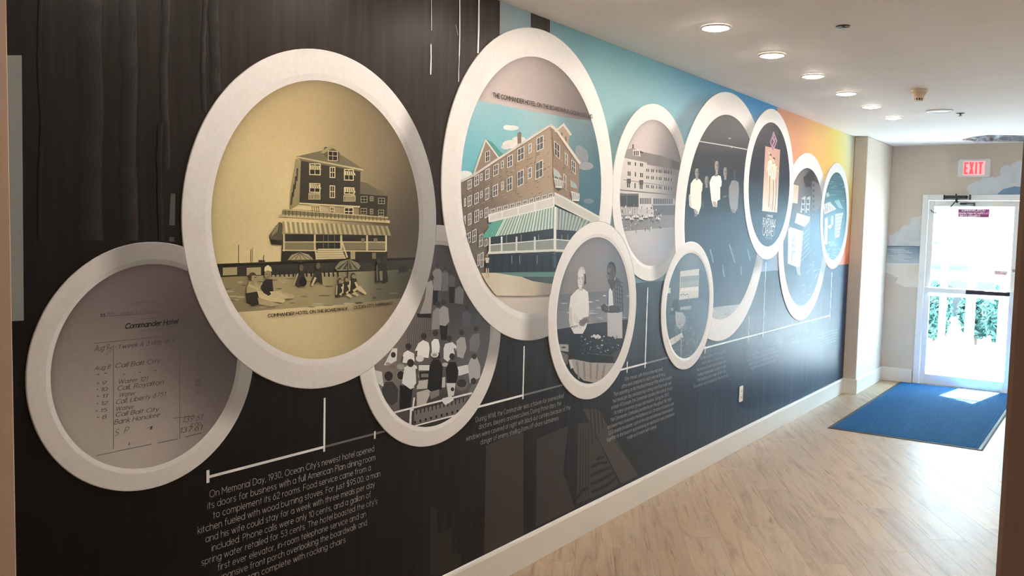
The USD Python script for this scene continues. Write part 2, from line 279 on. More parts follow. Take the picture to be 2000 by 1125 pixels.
def text_flat(s, x0, x1, y0, y1, cap, wt=.075, shear=0.0):
    """Lettering between (x0, y0) and (x1, y1) on a baseline, capitals `cap` tall: (vertices 2D, faces)."""
    sx = (x1 - x0) / text_units(s); sy = cap / .72; x = 0.0; vs, fs, n = [], [], 0
    for c in s:
        if c == ' ': x += .26; continue
        v, f = glyph(c, wt); u = (x + v[:, 0]) * sx + v[:, 1] * sy * shear
        vs.append(np.stack([x0 + u, y0 + (y1 - y0) * (x + v[:, 0]) * sx / (x1 - x0) + v[:, 1] * sy], 1)); fs.append(f + n); n += len(v); x += GL[c][0] + SP
    return np.vstack(vs), np.vstack(fs)

# ------------------------------------------------------------------ print: flat ink shapes on the mural wall
WALB = 0.72
class Ink:
    """Flat printed shapes that become one mesh with an ink colour per vertex. Points are drawn in the frame tr = (px0, py0, scale) of the photo and carried onto the wall plane."""
    def __init__(s, tr=(0, 0, 1), clip=None, white=(225, 220, 212), y0=-0.0042):
        s.tr, s.clip, s.white, s.y0, s.layer = tr, clip, srgb(white), y0, 0; s.v, s.f, s.c, s.n = [], [], [], 0
    def pt(s, x, y): return wall_at(s.tr[0] + x / s.tr[2], s.tr[1] + y / s.tr[2])
    def alb(s, c): return np.clip(srgb(c) / s.white * WALB, 0.004, 0.9)
    def _put(s, v2, f, col, y=None):
        y = s.y0 - 0.000008 * s.layer if y is None else y
        s.v.append(np.column_stack([v2[:, 0], np.full(len(v2), y), v2[:, 1]])); s.f.append(f + s.n); s.n += len(v2)
        s.c.append(np.broadcast_to(col, (len(v2), 3)) if np.ndim(col) == 1 else col)
    def geom(s, g, col, edge=None, step=True):
        if s.clip is not None: g = g.intersection(s.clip)
        for p in getattr(g, 'geoms', [g]):
            if p.geom_type != 'Polygon' or p.area < 1e-7: continue
            v, f = trimesh.creation.triangulate_polygon(p, engine='earcut')
            if edge:
                v, f = trimesh.remesh.subdivide_to_size(np.column_stack([v, np.zeros(len(v))]), f, edge, max_iter=14); v = v[:, :2]
            s._put(np.asarray(v), np.asarray(f), col(v[:, 0], v[:, 1]) if callable(col) else s.alb(col))
        s.layer += 1
        return s
    def P(s, pts, col, **k):
        pts = np.asarray(pts, float).reshape(-1, 2); g = sg.Polygon([s.pt(*q) for q in pts])
        return s.geom(g if g.is_valid else g.buffer(0), col, **k)
    def B(s, x0, y0, x1, y1, col, **k): return s.P([(x0, y0), (x1, y0), (x1, y1), (x0, y1)], col, **k)
    def E(s, cx, cy, rx, ry, col, n=18, **k):
        t = np.linspace(0, 2 * np.pi, n, endpoint=False); return s.P(np.stack([cx + rx * np.cos(t), cy + ry * np.sin(t)], 1), col, **k)
    def L(s, pts, w, col, **k):
        g = sg.LineString(np.asarray(pts, float).reshape(-1, 2)).buffer(w / 2, cap_style='flat', quad_segs=2)
        return s.P(np.asarray(g.exterior.coords)[:-1], col, **k) if g.geom_type == 'Polygon' else s
    def T(s, txt, a, b, cap, col, wt=.085, shear=0.0):
        A, Bq = np.array(s.pt(*a)), np.array(s.pt(*b)); C = np.array(s.pt(a[0], a[1] - cap))
        v, f = text_flat(txt, A[0], Bq[0], A[1], Bq[1], C[1] - A[1], wt, shear)
        s._put(v, f, s.alb(col)); s.layer += 1; return s
    def win(s, x0, y0, x1, y1, frame, pane, sk=0.0, b=2.0, bars=1):
        """A window drawn with its frame, dark panes and a cross bar; sk shears it along the facade."""
        h = sk * (x1 - x0)
        s.P([(x0, y0), (x1, y0 + h), (x1, y1 + h), (x0, y1)], frame, step=False); s.layer += 1
        xm = (x0 + x1) / 2; ym = (y0 + y1) / 2
        cols = [(x0 + b, xm - b * .3), (xm + b * .3, x1 - b)] if bars and x1 - x0 > 9 else [(x0 + b, x1 - b)]
        for xa, xb in cols:
            for ya, yb in ((y0 + b, ym - b * .4), (ym + b * .4, y1 - b)):
                ha, hb = sk * (xa - x0), sk * (xb - x0)
                s.P([(xa, ya + ha), (xb, ya + hb), (xb, yb + hb), (xa, yb + ha)], pane, step=False)
        s.layer -= 1
        return s
    def blend(s, samples, sig=None):
        S = np.array([s.pt(*q[0]) for q in samples]); C = np.array([s.alb(q[1]) for q in samples])
        if sig is None: sig = .62 * np.sqrt(np.prod(np.ptp(S, axis=0) + .02) / len(S))
        def f(x, z):
            d = ((np.asarray(x)[:, None] - S[:, 0]) ** 2 + (np.asarray(z)[:, None] - S[:, 1]) ** 2) / sig ** 2
            w = np.exp(-.5 * (d - d.min(1)[:, None])); return (w[:, :, None] * C).sum(1) / w.sum(1)[:, None]
        return f
    def build(s, name, parent, org=(0, 0, 0), mat_='ink', label=None, split=False, kind=None):
        if not s.v: return None
        if split:                                        # one mesh for each cluster of shapes that touch
            bx = [(v[:, 0].min(), v[:, 0].max(), v[:, 2].min(), v[:, 2].max()) for v in s.v]; g = list(range(len(bx)))
            for i in range(len(bx)):
                for j in range(i):
                    a, b = bx[i], bx[j]
                    if g[i] != g[j] and a[0] <= b[1] and b[0] <= a[1] and a[2] <= b[3] and b[2] <= a[3]:
                        o_ = g[i]; g = [g[j] if q == o_ else q for q in g]
            V, F_, C, n = s.v, s.f, s.c, np.cumsum([0] + [len(v) for v in s.v]); res = []
            for q in dict.fromkeys(g):
                ids = [i for i in range(len(g)) if g[i] == q]; s.v, s.f, s.c, t = [], [], [], 0
                for i in ids: s.v.append(V[i]); s.f.append(F_[i] - n[i] + t); s.c.append(C[i]); t += len(V[i])
                res.append(s.build(name, parent, org, mat_, label, kind=kind))
            return res
        v, f, c = np.vstack(s.v) - np.asarray(org), np.vstack(s.f), np.vstack(s.c)
        pr = obj(name, (v, f), M[mat_], parent)
        UsdGeom.PrimvarsAPI(pr).CreatePrimvar('ink', Sdf.ValueTypeNames.Color3fArray, 'vertex').Set(Vt.Vec3fArray.FromNumpy(c.astype(np.float32)))
        if label: pr.SetCustomDataByKey('label', label)
        if kind: pr.SetCustomDataByKey('kind', kind)
        s.v, s.f, s.c, s.n = [], [], [], 0
        return pr

# round pictures of the mural: centre x, centre z, radius (metres)
DISC = {1: (1.474, 1.206, .357), 2: (2.151, 1.632, .582), 3: (3.487, 1.816, .725), 4: (4.062, 1.194, .471), 5: (4.718, 1.839, .515), 6: (5.284, 1.144, .413),
        7: (5.875, 1.718, .857), 8: (6.768, 1.992, .580), 9: (7.746, 1.588, .726), 10: (8.684, 1.791, .506), 11: (2.749, 1.178, .450)}
OVER = {1: [2], 11: [2, 3], 2: [], 3: [4], 5: [3, 4, 7, 6], 7: [6, 8], 9: [8, 10], 4: [], 6: [], 8: [], 10: []}
CASTS = {1: [2], 11: [2, 3], 2: [3], 3: [4], 5: [7], 7: [8], 9: [10], 4: [], 6: [], 8: [], 10: []}
def disc(i, k=1.0, dx=0, dz=0): c = DISC[i]; return sg.Point(c[0] + dx, c[1] + dz).buffer(c[2] * k, quad_segs=40)
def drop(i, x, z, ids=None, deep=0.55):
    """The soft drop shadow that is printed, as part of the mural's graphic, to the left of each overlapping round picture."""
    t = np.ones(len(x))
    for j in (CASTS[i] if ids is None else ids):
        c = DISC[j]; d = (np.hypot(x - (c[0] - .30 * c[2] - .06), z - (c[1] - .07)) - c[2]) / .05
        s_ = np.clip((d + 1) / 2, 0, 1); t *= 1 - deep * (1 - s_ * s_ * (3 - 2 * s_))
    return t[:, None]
RK = 0.823
WHITE = {1: (170, 164, 155), 2: (200, 190, 184), 3: (225, 214, 202), 4: (226, 217, 206), 5: (218, 210, 202), 6: (216, 217, 216), 7: (224, 220, 214), 8: (216, 219, 221), 9: (220, 228, 236), 10: (218, 230, 240), 11: (205, 194, 184)}
RING = np.array([0.745, 0.74, 0.74])
def ring_mesh(i):
    cx, cz, R = DISC[i]
    prof = CrossSection([[(R, 0.0012), (R, 0.0055), (R - .002, 0.0068), (R * .862, 0.0068), (R * RK, 0.0042), (R * RK, 0.0012)]])
    k = Manifold.revolve(prof, 144)                      # about z; turned so that z points out of the wall
    for j in OVER[i]:
        a = DISC[j]; k -= Manifold.cylinder(0.05, a[2] + .0004, a[2] + .0004, 144).translate((a[0] - cx, a[1] - cz, -0.02))
    k = k.refine_to_length(0.045)
    me = k.to_mesh(); v = np.asarray(me.vert_properties)[:, :3]; f = np.asarray(me.tri_verts)
    return np.column_stack([v[:, 0], -v[:, 2], v[:, 1]]), f[:, ::1]
def picture(i, label, tr, base, name='round_picture'):
    cx, cz, R = DISC[i]; org = (cx, 0, cz)
    root = tag(thing(name, org), label, 'mural picture', 'round photographs printed along the mural')
    v, f = ring_mesh(i); fr = obj('frame_ring', (v, f), M['ink'], root)
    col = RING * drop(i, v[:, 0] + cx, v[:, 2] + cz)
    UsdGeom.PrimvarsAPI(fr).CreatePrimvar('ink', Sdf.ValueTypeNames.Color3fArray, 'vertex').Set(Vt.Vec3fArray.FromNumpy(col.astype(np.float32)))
    fr.SetCustomDataByKey('label', 'wide white printed ring frame')
    clip = disc(i, RK)
    for j in OVER[i]: clip = clip.difference(disc(j, 1.0007))
    k = Ink(tr, clip, WHITE[i])
    bf = k.blend(base)
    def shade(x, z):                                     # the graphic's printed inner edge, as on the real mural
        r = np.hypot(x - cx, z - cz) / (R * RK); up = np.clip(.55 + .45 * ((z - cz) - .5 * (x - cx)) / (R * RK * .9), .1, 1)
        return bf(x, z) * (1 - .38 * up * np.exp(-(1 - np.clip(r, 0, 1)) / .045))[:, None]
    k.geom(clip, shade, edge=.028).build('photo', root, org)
    return root, k, org
# ------------------------------------------------------------------ the mural sheet
def mural():
    mu = tag(thing('wall_mural'), 'long printed wall mural running from dark pier pilings to teal sky and orange sunset', 'mural')
    ZB, ZH = .153, 1.32
    full = sg.box(1.052, ZB, 9.28, H)
    rings = unary_union([disc(i) for i in DISC])
    xs = lambda px, py: wall_at(px, py)[0]
    x_sky0, x_sun = xs(976, 30), xs(1518, 209)
    k = Ink((0, 0, 1), None, (205, 196, 186), y0=-0.0011)
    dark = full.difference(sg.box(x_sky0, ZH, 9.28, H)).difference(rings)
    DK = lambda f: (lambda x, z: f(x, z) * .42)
    k.geom(dark, DK(k.blend([((120, 200), (33, 27, 24)), ((300, 100), (44, 36, 32)), ((600, 60), (66, 52, 44)), ((850, 250), (76, 60, 52)), ((930, 60), (56, 45, 40)), ((60, 900), (20, 17, 16)), ((300, 1000), (20, 17, 15)), ((700, 950), (30, 26, 24)), ((1000, 850), (40, 35, 32)), ((1250, 820), (42, 40, 41)), ((1262, 640), (58, 72, 92)), ((1440, 800), (44, 48, 56)), ((1450, 680), (60, 82, 108)), ((1560, 740), (46, 60, 80)), ((1580, 630), (74, 108, 140)), ((1640, 600), (70, 100, 128)), ((1646, 720), (34, 40, 50)), ((850, 640), (44, 40, 42))])), edge=.09)  # blues toward the far end put the door's reflection into the dark ink
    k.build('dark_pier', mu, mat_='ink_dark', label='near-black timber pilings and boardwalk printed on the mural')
    sk = Ink((0, 0, 1), None, (222, 216, 210), y0=-0.0011)
    sky_ = sg.box(x_sky0, ZH, x_sun, H).difference(rings)
    bf = sk.blend([((1010, 20), (142, 148, 150)), ((1100, 62), (98, 140, 146)), ((1160, 120), (92, 142, 152)), ((1200, 110), (70, 128, 150)), ((1180, 250), (160, 190, 186)), ((1215, 190), (128, 178, 180)), ((1300, 150), (72, 138, 164)), ((1250, 190), (130, 182, 184)), ((1320, 260), (158, 196, 200)), ((1340, 180), (72, 138, 164)), ((1370, 170), (50, 125, 165)), ((1450, 195), (38, 122, 168)), ((1500, 212), (30, 120, 172)), ((1500, 515), (118, 142, 176)), ((1200, 500), (150, 170, 176)), ((1300, 500), (120, 150, 170))])
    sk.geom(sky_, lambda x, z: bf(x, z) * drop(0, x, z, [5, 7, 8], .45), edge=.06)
    sk.build('teal_sky', mu, label='teal sky fading down to pale haze')
    su = Ink((0, 0, 1), None, (224, 226, 226), y0=-0.0011)
    sf = su.blend([((1525, 225), (186, 138, 112)), ((1560, 265), (204, 148, 114)), ((1590, 285), (220, 172, 116)), ((1600, 300), (226, 180, 108)), ((1635, 275), (222, 205, 110)), ((1645, 300), (232, 216, 92)), ((1664, 272), (196, 210, 214)), ((1666, 300), (200, 214, 212)), ((1660, 360), (226, 206, 110)), ((1655, 420), (232, 196, 80)), ((1653, 450), (226, 150, 92)), ((1652, 480), (224, 138, 90)), ((1645, 505), (216, 96, 108)), ((1651, 512), (222, 110, 104)), ((1510, 515), (122, 142, 172)), ((1525, 480), (150, 150, 160)), ((1540, 320), (202, 146, 116)), ((1610, 330), (228, 180, 104))])
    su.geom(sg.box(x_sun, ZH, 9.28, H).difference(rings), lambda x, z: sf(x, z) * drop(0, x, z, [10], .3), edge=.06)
    su.build('sunset_sky', mu, label='orange and yellow sunset at the far end of the mural')
    d = Ink((0, 0, 1), full.difference(rings), (205, 196, 186), y0=-0.00135)
    d.P([(1036.5, 20), (1074, 20), (1073, 110), (1035.5, 110)], (36, 30, 28))
    d.build('piling', mu, mat_='ink_dark')
    d = Ink((0, 0, 1), full.difference(rings), (190, 182, 172), y0=-0.00135)
    d.P([(10, 108), (42, 108), (46, 626), (10, 628)], (118, 118, 112)); d.P([(333, 378), (342, 378), (341, 440), (330, 440), (331, 415)], (70, 66, 62)); d.P([(330, 463), (340, 463), (340, 472), (330, 472)], (60, 56, 54))
    for x0, x1, a, b, c in ((173, 203, 0, 470, (52, 46, 42)), (250, 269, 0, 470, (56, 49, 45)), (322, 330, 0, 330, (62, 54, 49)), (398, 403, 0, 220, (62, 54, 49)), (419, 430, 0, 180, (58, 50, 45)), (78, 82, 0, 470, (42, 37, 35)), (312, 318, 240, 470, (46, 41, 38))):
        n = 18; ys = np.linspace(a, b, n); R_ = random.Random(int(x0)); W2 = (x1 - x0) * 1.9
        edge = [x1 + 2.2 * math.sin(y * .021 + x0) + R_.uniform(-.7, .7) for y in ys]; wob = [R_.uniform(-.13, .13) for y in ys]
        for q, (u, sh) in enumerate(((1.0, .34), (.78, .48), (.56, .64), (.38, .80), (.2, .98))):
            d.P([(e - W2 * (u + w_), y) for e, y, w_ in zip(edge, ys, wob)] + [(e - W2 * .02 * q, y) for e, y in zip(edge, ys)][::-1], tuple(int(v * sh * .82) for v in c))
        for q in range(int((b - a) / 16)):
            y = R_.uniform(a, b - 14); e = np.interp(y, ys, edge); x = e - W2 * R_.uniform(.05, .5); d.L((x, y, x + R_.uniform(-1, 1), y + R_.uniform(6, 26)), .9, tuple(int(v * R_.choice((.3, .45, 1.15)) * .8) for v in c))
    for pts, w in (((841.5, 0, 841.8, 60), 1.0), ((840.6, 86, 840.9, 112, 840, 146), 2.2), ((897, 0, 897, 70, 896, 110), 2.0), ((896, 110, 894.5, 160), 1.3), ((934.5, 0, 934, 55, 932.5, 104), 3.0)):
        d.L(pts, w, (198, 190, 182))
    d.L((889, 48, 894, 70), 1.4, (120, 108, 100)); d.L((976, 0, 975.5, 70), 1.6, (120, 110, 104))
    d.build('piling_highlight', mu, split=True)
    # boardwalk, deck chair and steps in the lower dark part (drawn in the frame of a close look at that corner)
    b = Ink((840, 760, 3.0817), full.difference(rings), (205, 196, 186), y0=-0.00135)
    g1 = (54, 47, 43); g0 = (26, 22, 20)
    b.P([(335, 340), (560, 240), (560, 890), (325, 990)], g1); b.P([(640, 300), (830, 220), (800, 500), (870, 715), (635, 830)], g1)
    b.P([(0, 700), (40, 720), (40, 880), (130, 830), (130, 980), (190, 1000), (180, 1060), (60, 1120), (0, 1120)], (40, 35, 32))
    b.P([(890, 210), (960, 200), (1135, 570), (1080, 610), (880, 690)], (58, 51, 47)); b.P([(920, 120), (1010, 120), (1250, 520), (1150, 570)], (66, 58, 53))
    for pts in ((1000, 424, 1020, 412, 1048, 408), (968, 470, 1010, 448, 1066, 440), (962, 522, 1020, 496, 1086, 470), (966, 574, 1040, 540, 1104, 500), (972, 622, 1060, 580, 1124, 532), (880, 662, 905, 620, 948, 590)): b.L(pts, 17, (33, 28, 26))
    for q in range(6): b.L((960 + q * 21, 60, 975 + q * 21, 330 - q * 30), 6, (28, 26, 26))
    for q in range(9): b.L((1110 + q * 12, 310 - q * 6, 1190 + q * 14, 420 - q * 16), 5, (34, 30, 29))
    for q in range(4): b.L((905 + q * 16, 240, 900 + q * 17, 640), 5, (36, 31, 29))
    b.P([(1190, 420), (1340, 255), (1350, 290), (1230, 430), (1290, 500), (1260, 520)], (30, 26, 25))
    b.build('deck_chair', mu, label='striped deck chair and boardwalk posts in dark silhouette')
    # timeline
    t = Ink((0, 0, 1), full.difference(rings), (205, 198, 190), y0=-0.00155)
    wl = (222, 216, 208)
    zl = np.mean([wall_at(*q)[1] for q in ((405, 930), (633, 868), (1022, 772), (1462, 660))])
    def seg(pa, pb, col, th): xa, xb = xs(*pa), xs(*pb); t.geom(sg.box(xa, zl - th / 2, xb, zl + th / 2), col, step=False)
    seg((405, 930), (633, 868), wl, .009); seg((633, 868), (760, 830), (104, 98, 94), .008)
    seg((925, 798), (1022, 772), wl, .010); seg((1022, 772), (1110, 750), (110, 104, 100), .009)
    seg((1210, 723), (1262, 712), wl, .011); seg((1262, 712), (1310, 700), (120, 124, 130), .010); seg((1365, 687), (1621, 624.5), (214, 224, 230), .012)
    def tick(px, y0, y1, th, col=wl): x = xs(px, (y0 + y1) / 2); za, zb = wall_at(px, y0)[1], wall_at(px, y1)[1]; t.geom(sg.box(x - th / 2, min(za, zb), x + th / 2, max(za, zb)), col, step=False)
    tick(405.5, 918, 943, .011); tick(633, 777, 882, .009); tick(731.5, 842, 857, .008); tick(1022, 676, 779, .010); tick(1224.5, 706, 728, .012); tick(1262, 562, 718, .014)
    tick(1377, 676, 691, .014); tick(1462, 618, 667, .016); tick(1492.5, 512, 659, .018, (206, 216, 224)); tick(1563, 618, 629, .016); tick(1622.5, 532, 624, .022, (206, 222, 232))
    t.build('timeline', mu, split=True)
    paras = [((360, 760), 2.5, .0265, (168, 163, 157), [("On Memorial Day, 1930, Ocean City's newest hotel opened", 122, 527, 925, 303), ("its doors for business with a full American Plan dining room", 112, 583, 930, 345), ("to complement its 62 rooms. Food service came from a", 140, 628, 908, 393),
        ("kitchen fueled with wood burning stoves. For just $95.00, a man", 65, 705, 955, 422), ("and his wife could stay for a week with three meals per day", 103, 750, 928, 480), ("included. Phone calls were only 10 cents, and a gallon of", 133, 793, 908, 532), ("spring water retailed for 53 cents. The hotel boasted the city's", 82, 862, 940, 562),
        ("first ever elevator, in-room telephone service and an", 162, 890, 885, 622), ("expansive front porch overlooking the boardwalk and", 150, 935, 890, 668), ("ocean complete with rocking chairs.", 262, 937, 790, 748)]),
      ((360, 760), 2.5, .0265, (156, 151, 146), [("During WWII, the Commander was a haven for overworked", 1422, 158, 1850, 42), ("doctors, lawyers and executives. During those days, the", 1437, 194, 1838, 82), ("windows were covered at night with black-out curtains because of the", 1375, 250, 1882, 102), ("danger of enemy shelling from off-shore submarines.", 1445, 267, 1828, 150)]),
      ((1170, 700), 6.25, .0265, (168, 164, 160), [("After the war, with the economy improved,", 310, 272, 775, 150), ("plans were completed to add a new north wing.", 275, 360, 802, 212), ("Then operating on the Modified American Plan, which included", 175, 450, 880, 255), ("two meals per day, and boasting a dining room that could seat", 165, 532, 878, 325),
        ("at least 400 people, the Commander became the hotel of choice", 148, 612, 888, 385), ("for many convention groups and reunions. During the 1950's,", 180, 680, 855, 455), ("the Commander Clambakes became known throughout the state", 143, 765, 880, 515), ("and were twice featured in the Baltimore Sun. On some occasions, over", 102, 860, 912, 568),
        ("1,200 people ate lobster, corn on the cob and steamed clams cooked", 112, 925, 897, 640), ("together on the beach in a pit enclosing an oak bed of coals, smothered", 90, 1012, 912, 700), ("in kelp and covered with canvas.", 340, 985, 700, 850)]),
      ((1340, 640), 6.25, .0265, (160, 164, 170), [("The March Storm of 1962 brought the", 165, 388, 480, 312), ("beach almost to the doors of", 190, 448, 450, 385), ("the hotel and took the boardwalk down", 130, 525, 490, 432), ("making it impossible to carry on with", 140, 583, 482, 495), ("the building as it was. After this,", 135, 650, 485, 552), ("the owners set out plans for the new hotel.", 92, 728, 512, 600)]),
      ((1340, 640), 6.25, .0265, (150, 170, 186), [("In the years that followed the new", 805, 226, 1105, 150), ("hotel became known for summer shows", 735, 305, 1165, 190), ("by the sea and its dining room", 750, 352, 1150, 245), ("was filled each night in season", 740, 408, 1130, 300), ("with music, dance and fine food", 760, 464, 1120, 358), ("right on the boardwalk.", 790, 502, 1085, 408)]),
      ((1340, 640), 6.25, .0265, (158, 184, 200), [("A new tower of rooms", 1290, 95, 1495, 42), ("rose above the beach", 1285, 145, 1470, 95), ("at the same corner.", 1280, 195, 1465, 146)]),
      ((1340, 640), 6.25, .0265, (164, 192, 208), [("Today the hotel still", 1610, 92, 1840, 32), ("welcomes its families", 1605, 130, 1835, 72), ("to the ocean front", 1612, 165, 1838, 110), ("every summer season", 1615, 190, 1832, 142), ("with rooms by the sea.", 1625, 220, 1825, 172)])]
    for (o, s, cap, col, lines) in paras:
        q = Ink((o[0], o[1], s), None, (205, 198, 190), y0=-0.00155)
        ends = [(t_, q.pt(x0, y0), q.pt(x1, y1)) for t_, x0, y0, x1, y1 in lines]
        zs = [(a[1] + b_[1]) / 2 for _, a, b_ in ends]; n = len(zs); fit = np.polyfit(range(n), zs, 1)
        for i, (t_, a, b_) in enumerate(ends):
            z = np.polyval(fit, i); cp = min(cap, abs(fit[0]) * .62)
            v, f = text_flat(t_, a[0], b_[0], z, z, cp, .054); q._put(v, f, q.alb(col)); q.layer = 0
        q.build('text_paragraph', mu)
    return mu
mural()

# ------------------------------------------------------------------ the round pictures (sketched from a close look at each one)
def pic_bill():
    root, k, o = picture(1, 'round picture of a handwritten bill, lowest at the left end of the mural', (0, 450, 2.1231),
        [((300, 850), (152, 145, 133)), ((250, 500), (96, 86, 82)), ((230, 620), (138, 130, 120)), ((420, 720), (140, 131, 121)), ((600, 190), (78, 68, 66)), ((450, 300), (100, 89, 86)), ((900, 500), (50, 44, 43)), ((720, 560), (82, 73, 71)), ((760, 350), (64, 56, 55)), ((560, 950), (156, 148, 137)), ((800, 880), (126, 117, 110)), ((950, 740), (66, 59, 57)), ((640, 760), (132, 122, 113)), ((420, 560), (112, 102, 97)), ((860, 640), (70, 62, 60))])
    ink, pale = (38, 33, 33), (70, 62, 60)
    for a, c in (((410, 358, 712, 338), pale), ((388, 468, 815, 424), pale), ((467, 490, 467, 905), pale), ((742, 425, 742, 862), pale), ((715, 778, 800, 770), pale), ((395, 933, 480, 916), pale), ((480, 915, 625, 885), ink), ((650, 881, 735, 863), ink), ((765, 856, 832, 839), ink), ((580, 368, 668, 359), pale), ((705, 296, 705, 336), pale)):
        k.L(a, 2.2, c, step=False)
    k.layer += 1
    k.build('ruled_lines', root, o)
    T = lambda s, x0, y0, x1, y1, c, col=(52, 46, 45), wt=.075, sh=.34: k.T(s, (x0, y0), (x1, y1), c, col, wt, sh)
    T('Commander Hotel', 515, 407, 730, 386, 20, (30, 26, 26), .15, .3)
    T('OCEAN CITY, MD.', 540, 305, 640, 298, 8, pale, .1, 0); T('ON THE BOARDWALK', 580, 420, 672, 412, 8, pale, .1, 0); T('M', 416, 357, 430, 356, 12, ink, .12, 0); T('Miss Jean D. Charles', 440, 356, 645, 340, 17, pale, .08, .4)
    k.build('printed_heading', root, o)
    for r in (('Aug 9', 388, 500, 445, 494, 22), ('/17 -', 440, 512, 476, 490, 20), ('1 week & 3 day at 9', 486, 491, 720, 462, 18), ('Aug 8', 388, 580, 452, 572, 16), ('Call Balt City', 474, 570, 658, 548, 18), ('" "', 398, 606, 435, 600, 14), ('"     "     "', 505, 606, 640, 590, 16), ('" 9', 398, 642, 435, 638, 14), ('Water 121', 486, 636, 606, 622, 17),
              ('" 10', 396, 668, 440, 663, 14), ('Call, Royalton', 482, 664, 672, 636, 18), ('" 11', 398, 696, 438, 692, 14), ('Water', 490, 690, 555, 682, 16), ('" 12', 396, 726, 440, 721, 14), ('Call, Liberty 6751', 476, 720, 680, 686, 18), ('" 15', 392, 756, 438, 750, 14), ('Water', 475, 748, 550, 738, 16), ('" 8', 398, 784, 436, 778, 14), ('Call Balt City', 475, 772, 652, 748, 17), ('Bank Honckee', 470, 804, 656, 772, 19)):
        T(*r); k.build('handwritten_line', root, o)
    T('S  P', 470, 852, 525, 840, 26, pale, .06); k.build('handwritten_line', root, o); T('L', 530, 890, 552, 880, 12, pale, .06); T('1', 605, 830, 622, 824, 12); k.build('handwritten_line', root, o, split=True)
    for j, y in enumerate((518, 540, 562, 585, 606, 628, 645, 680)): T(('11', '5', '20', '75', '11', '35', '60', '20')[j], 806, y, 826, y - 2, 11, (40, 34, 34) if 4 < j < 7 else (64, 56, 55)); k.build('handwritten_line', root, o)
    T('139.61', 752, 796, 832, 786, 24, pale, .08); k.build('handwritten_line', root, o); T('2.00', 784, 812, 828, 806, 12); k.build('handwritten_line', root, o); T('137.61', 740, 840, 830, 826, 20)
    k.build('handwritten_line', root, o)

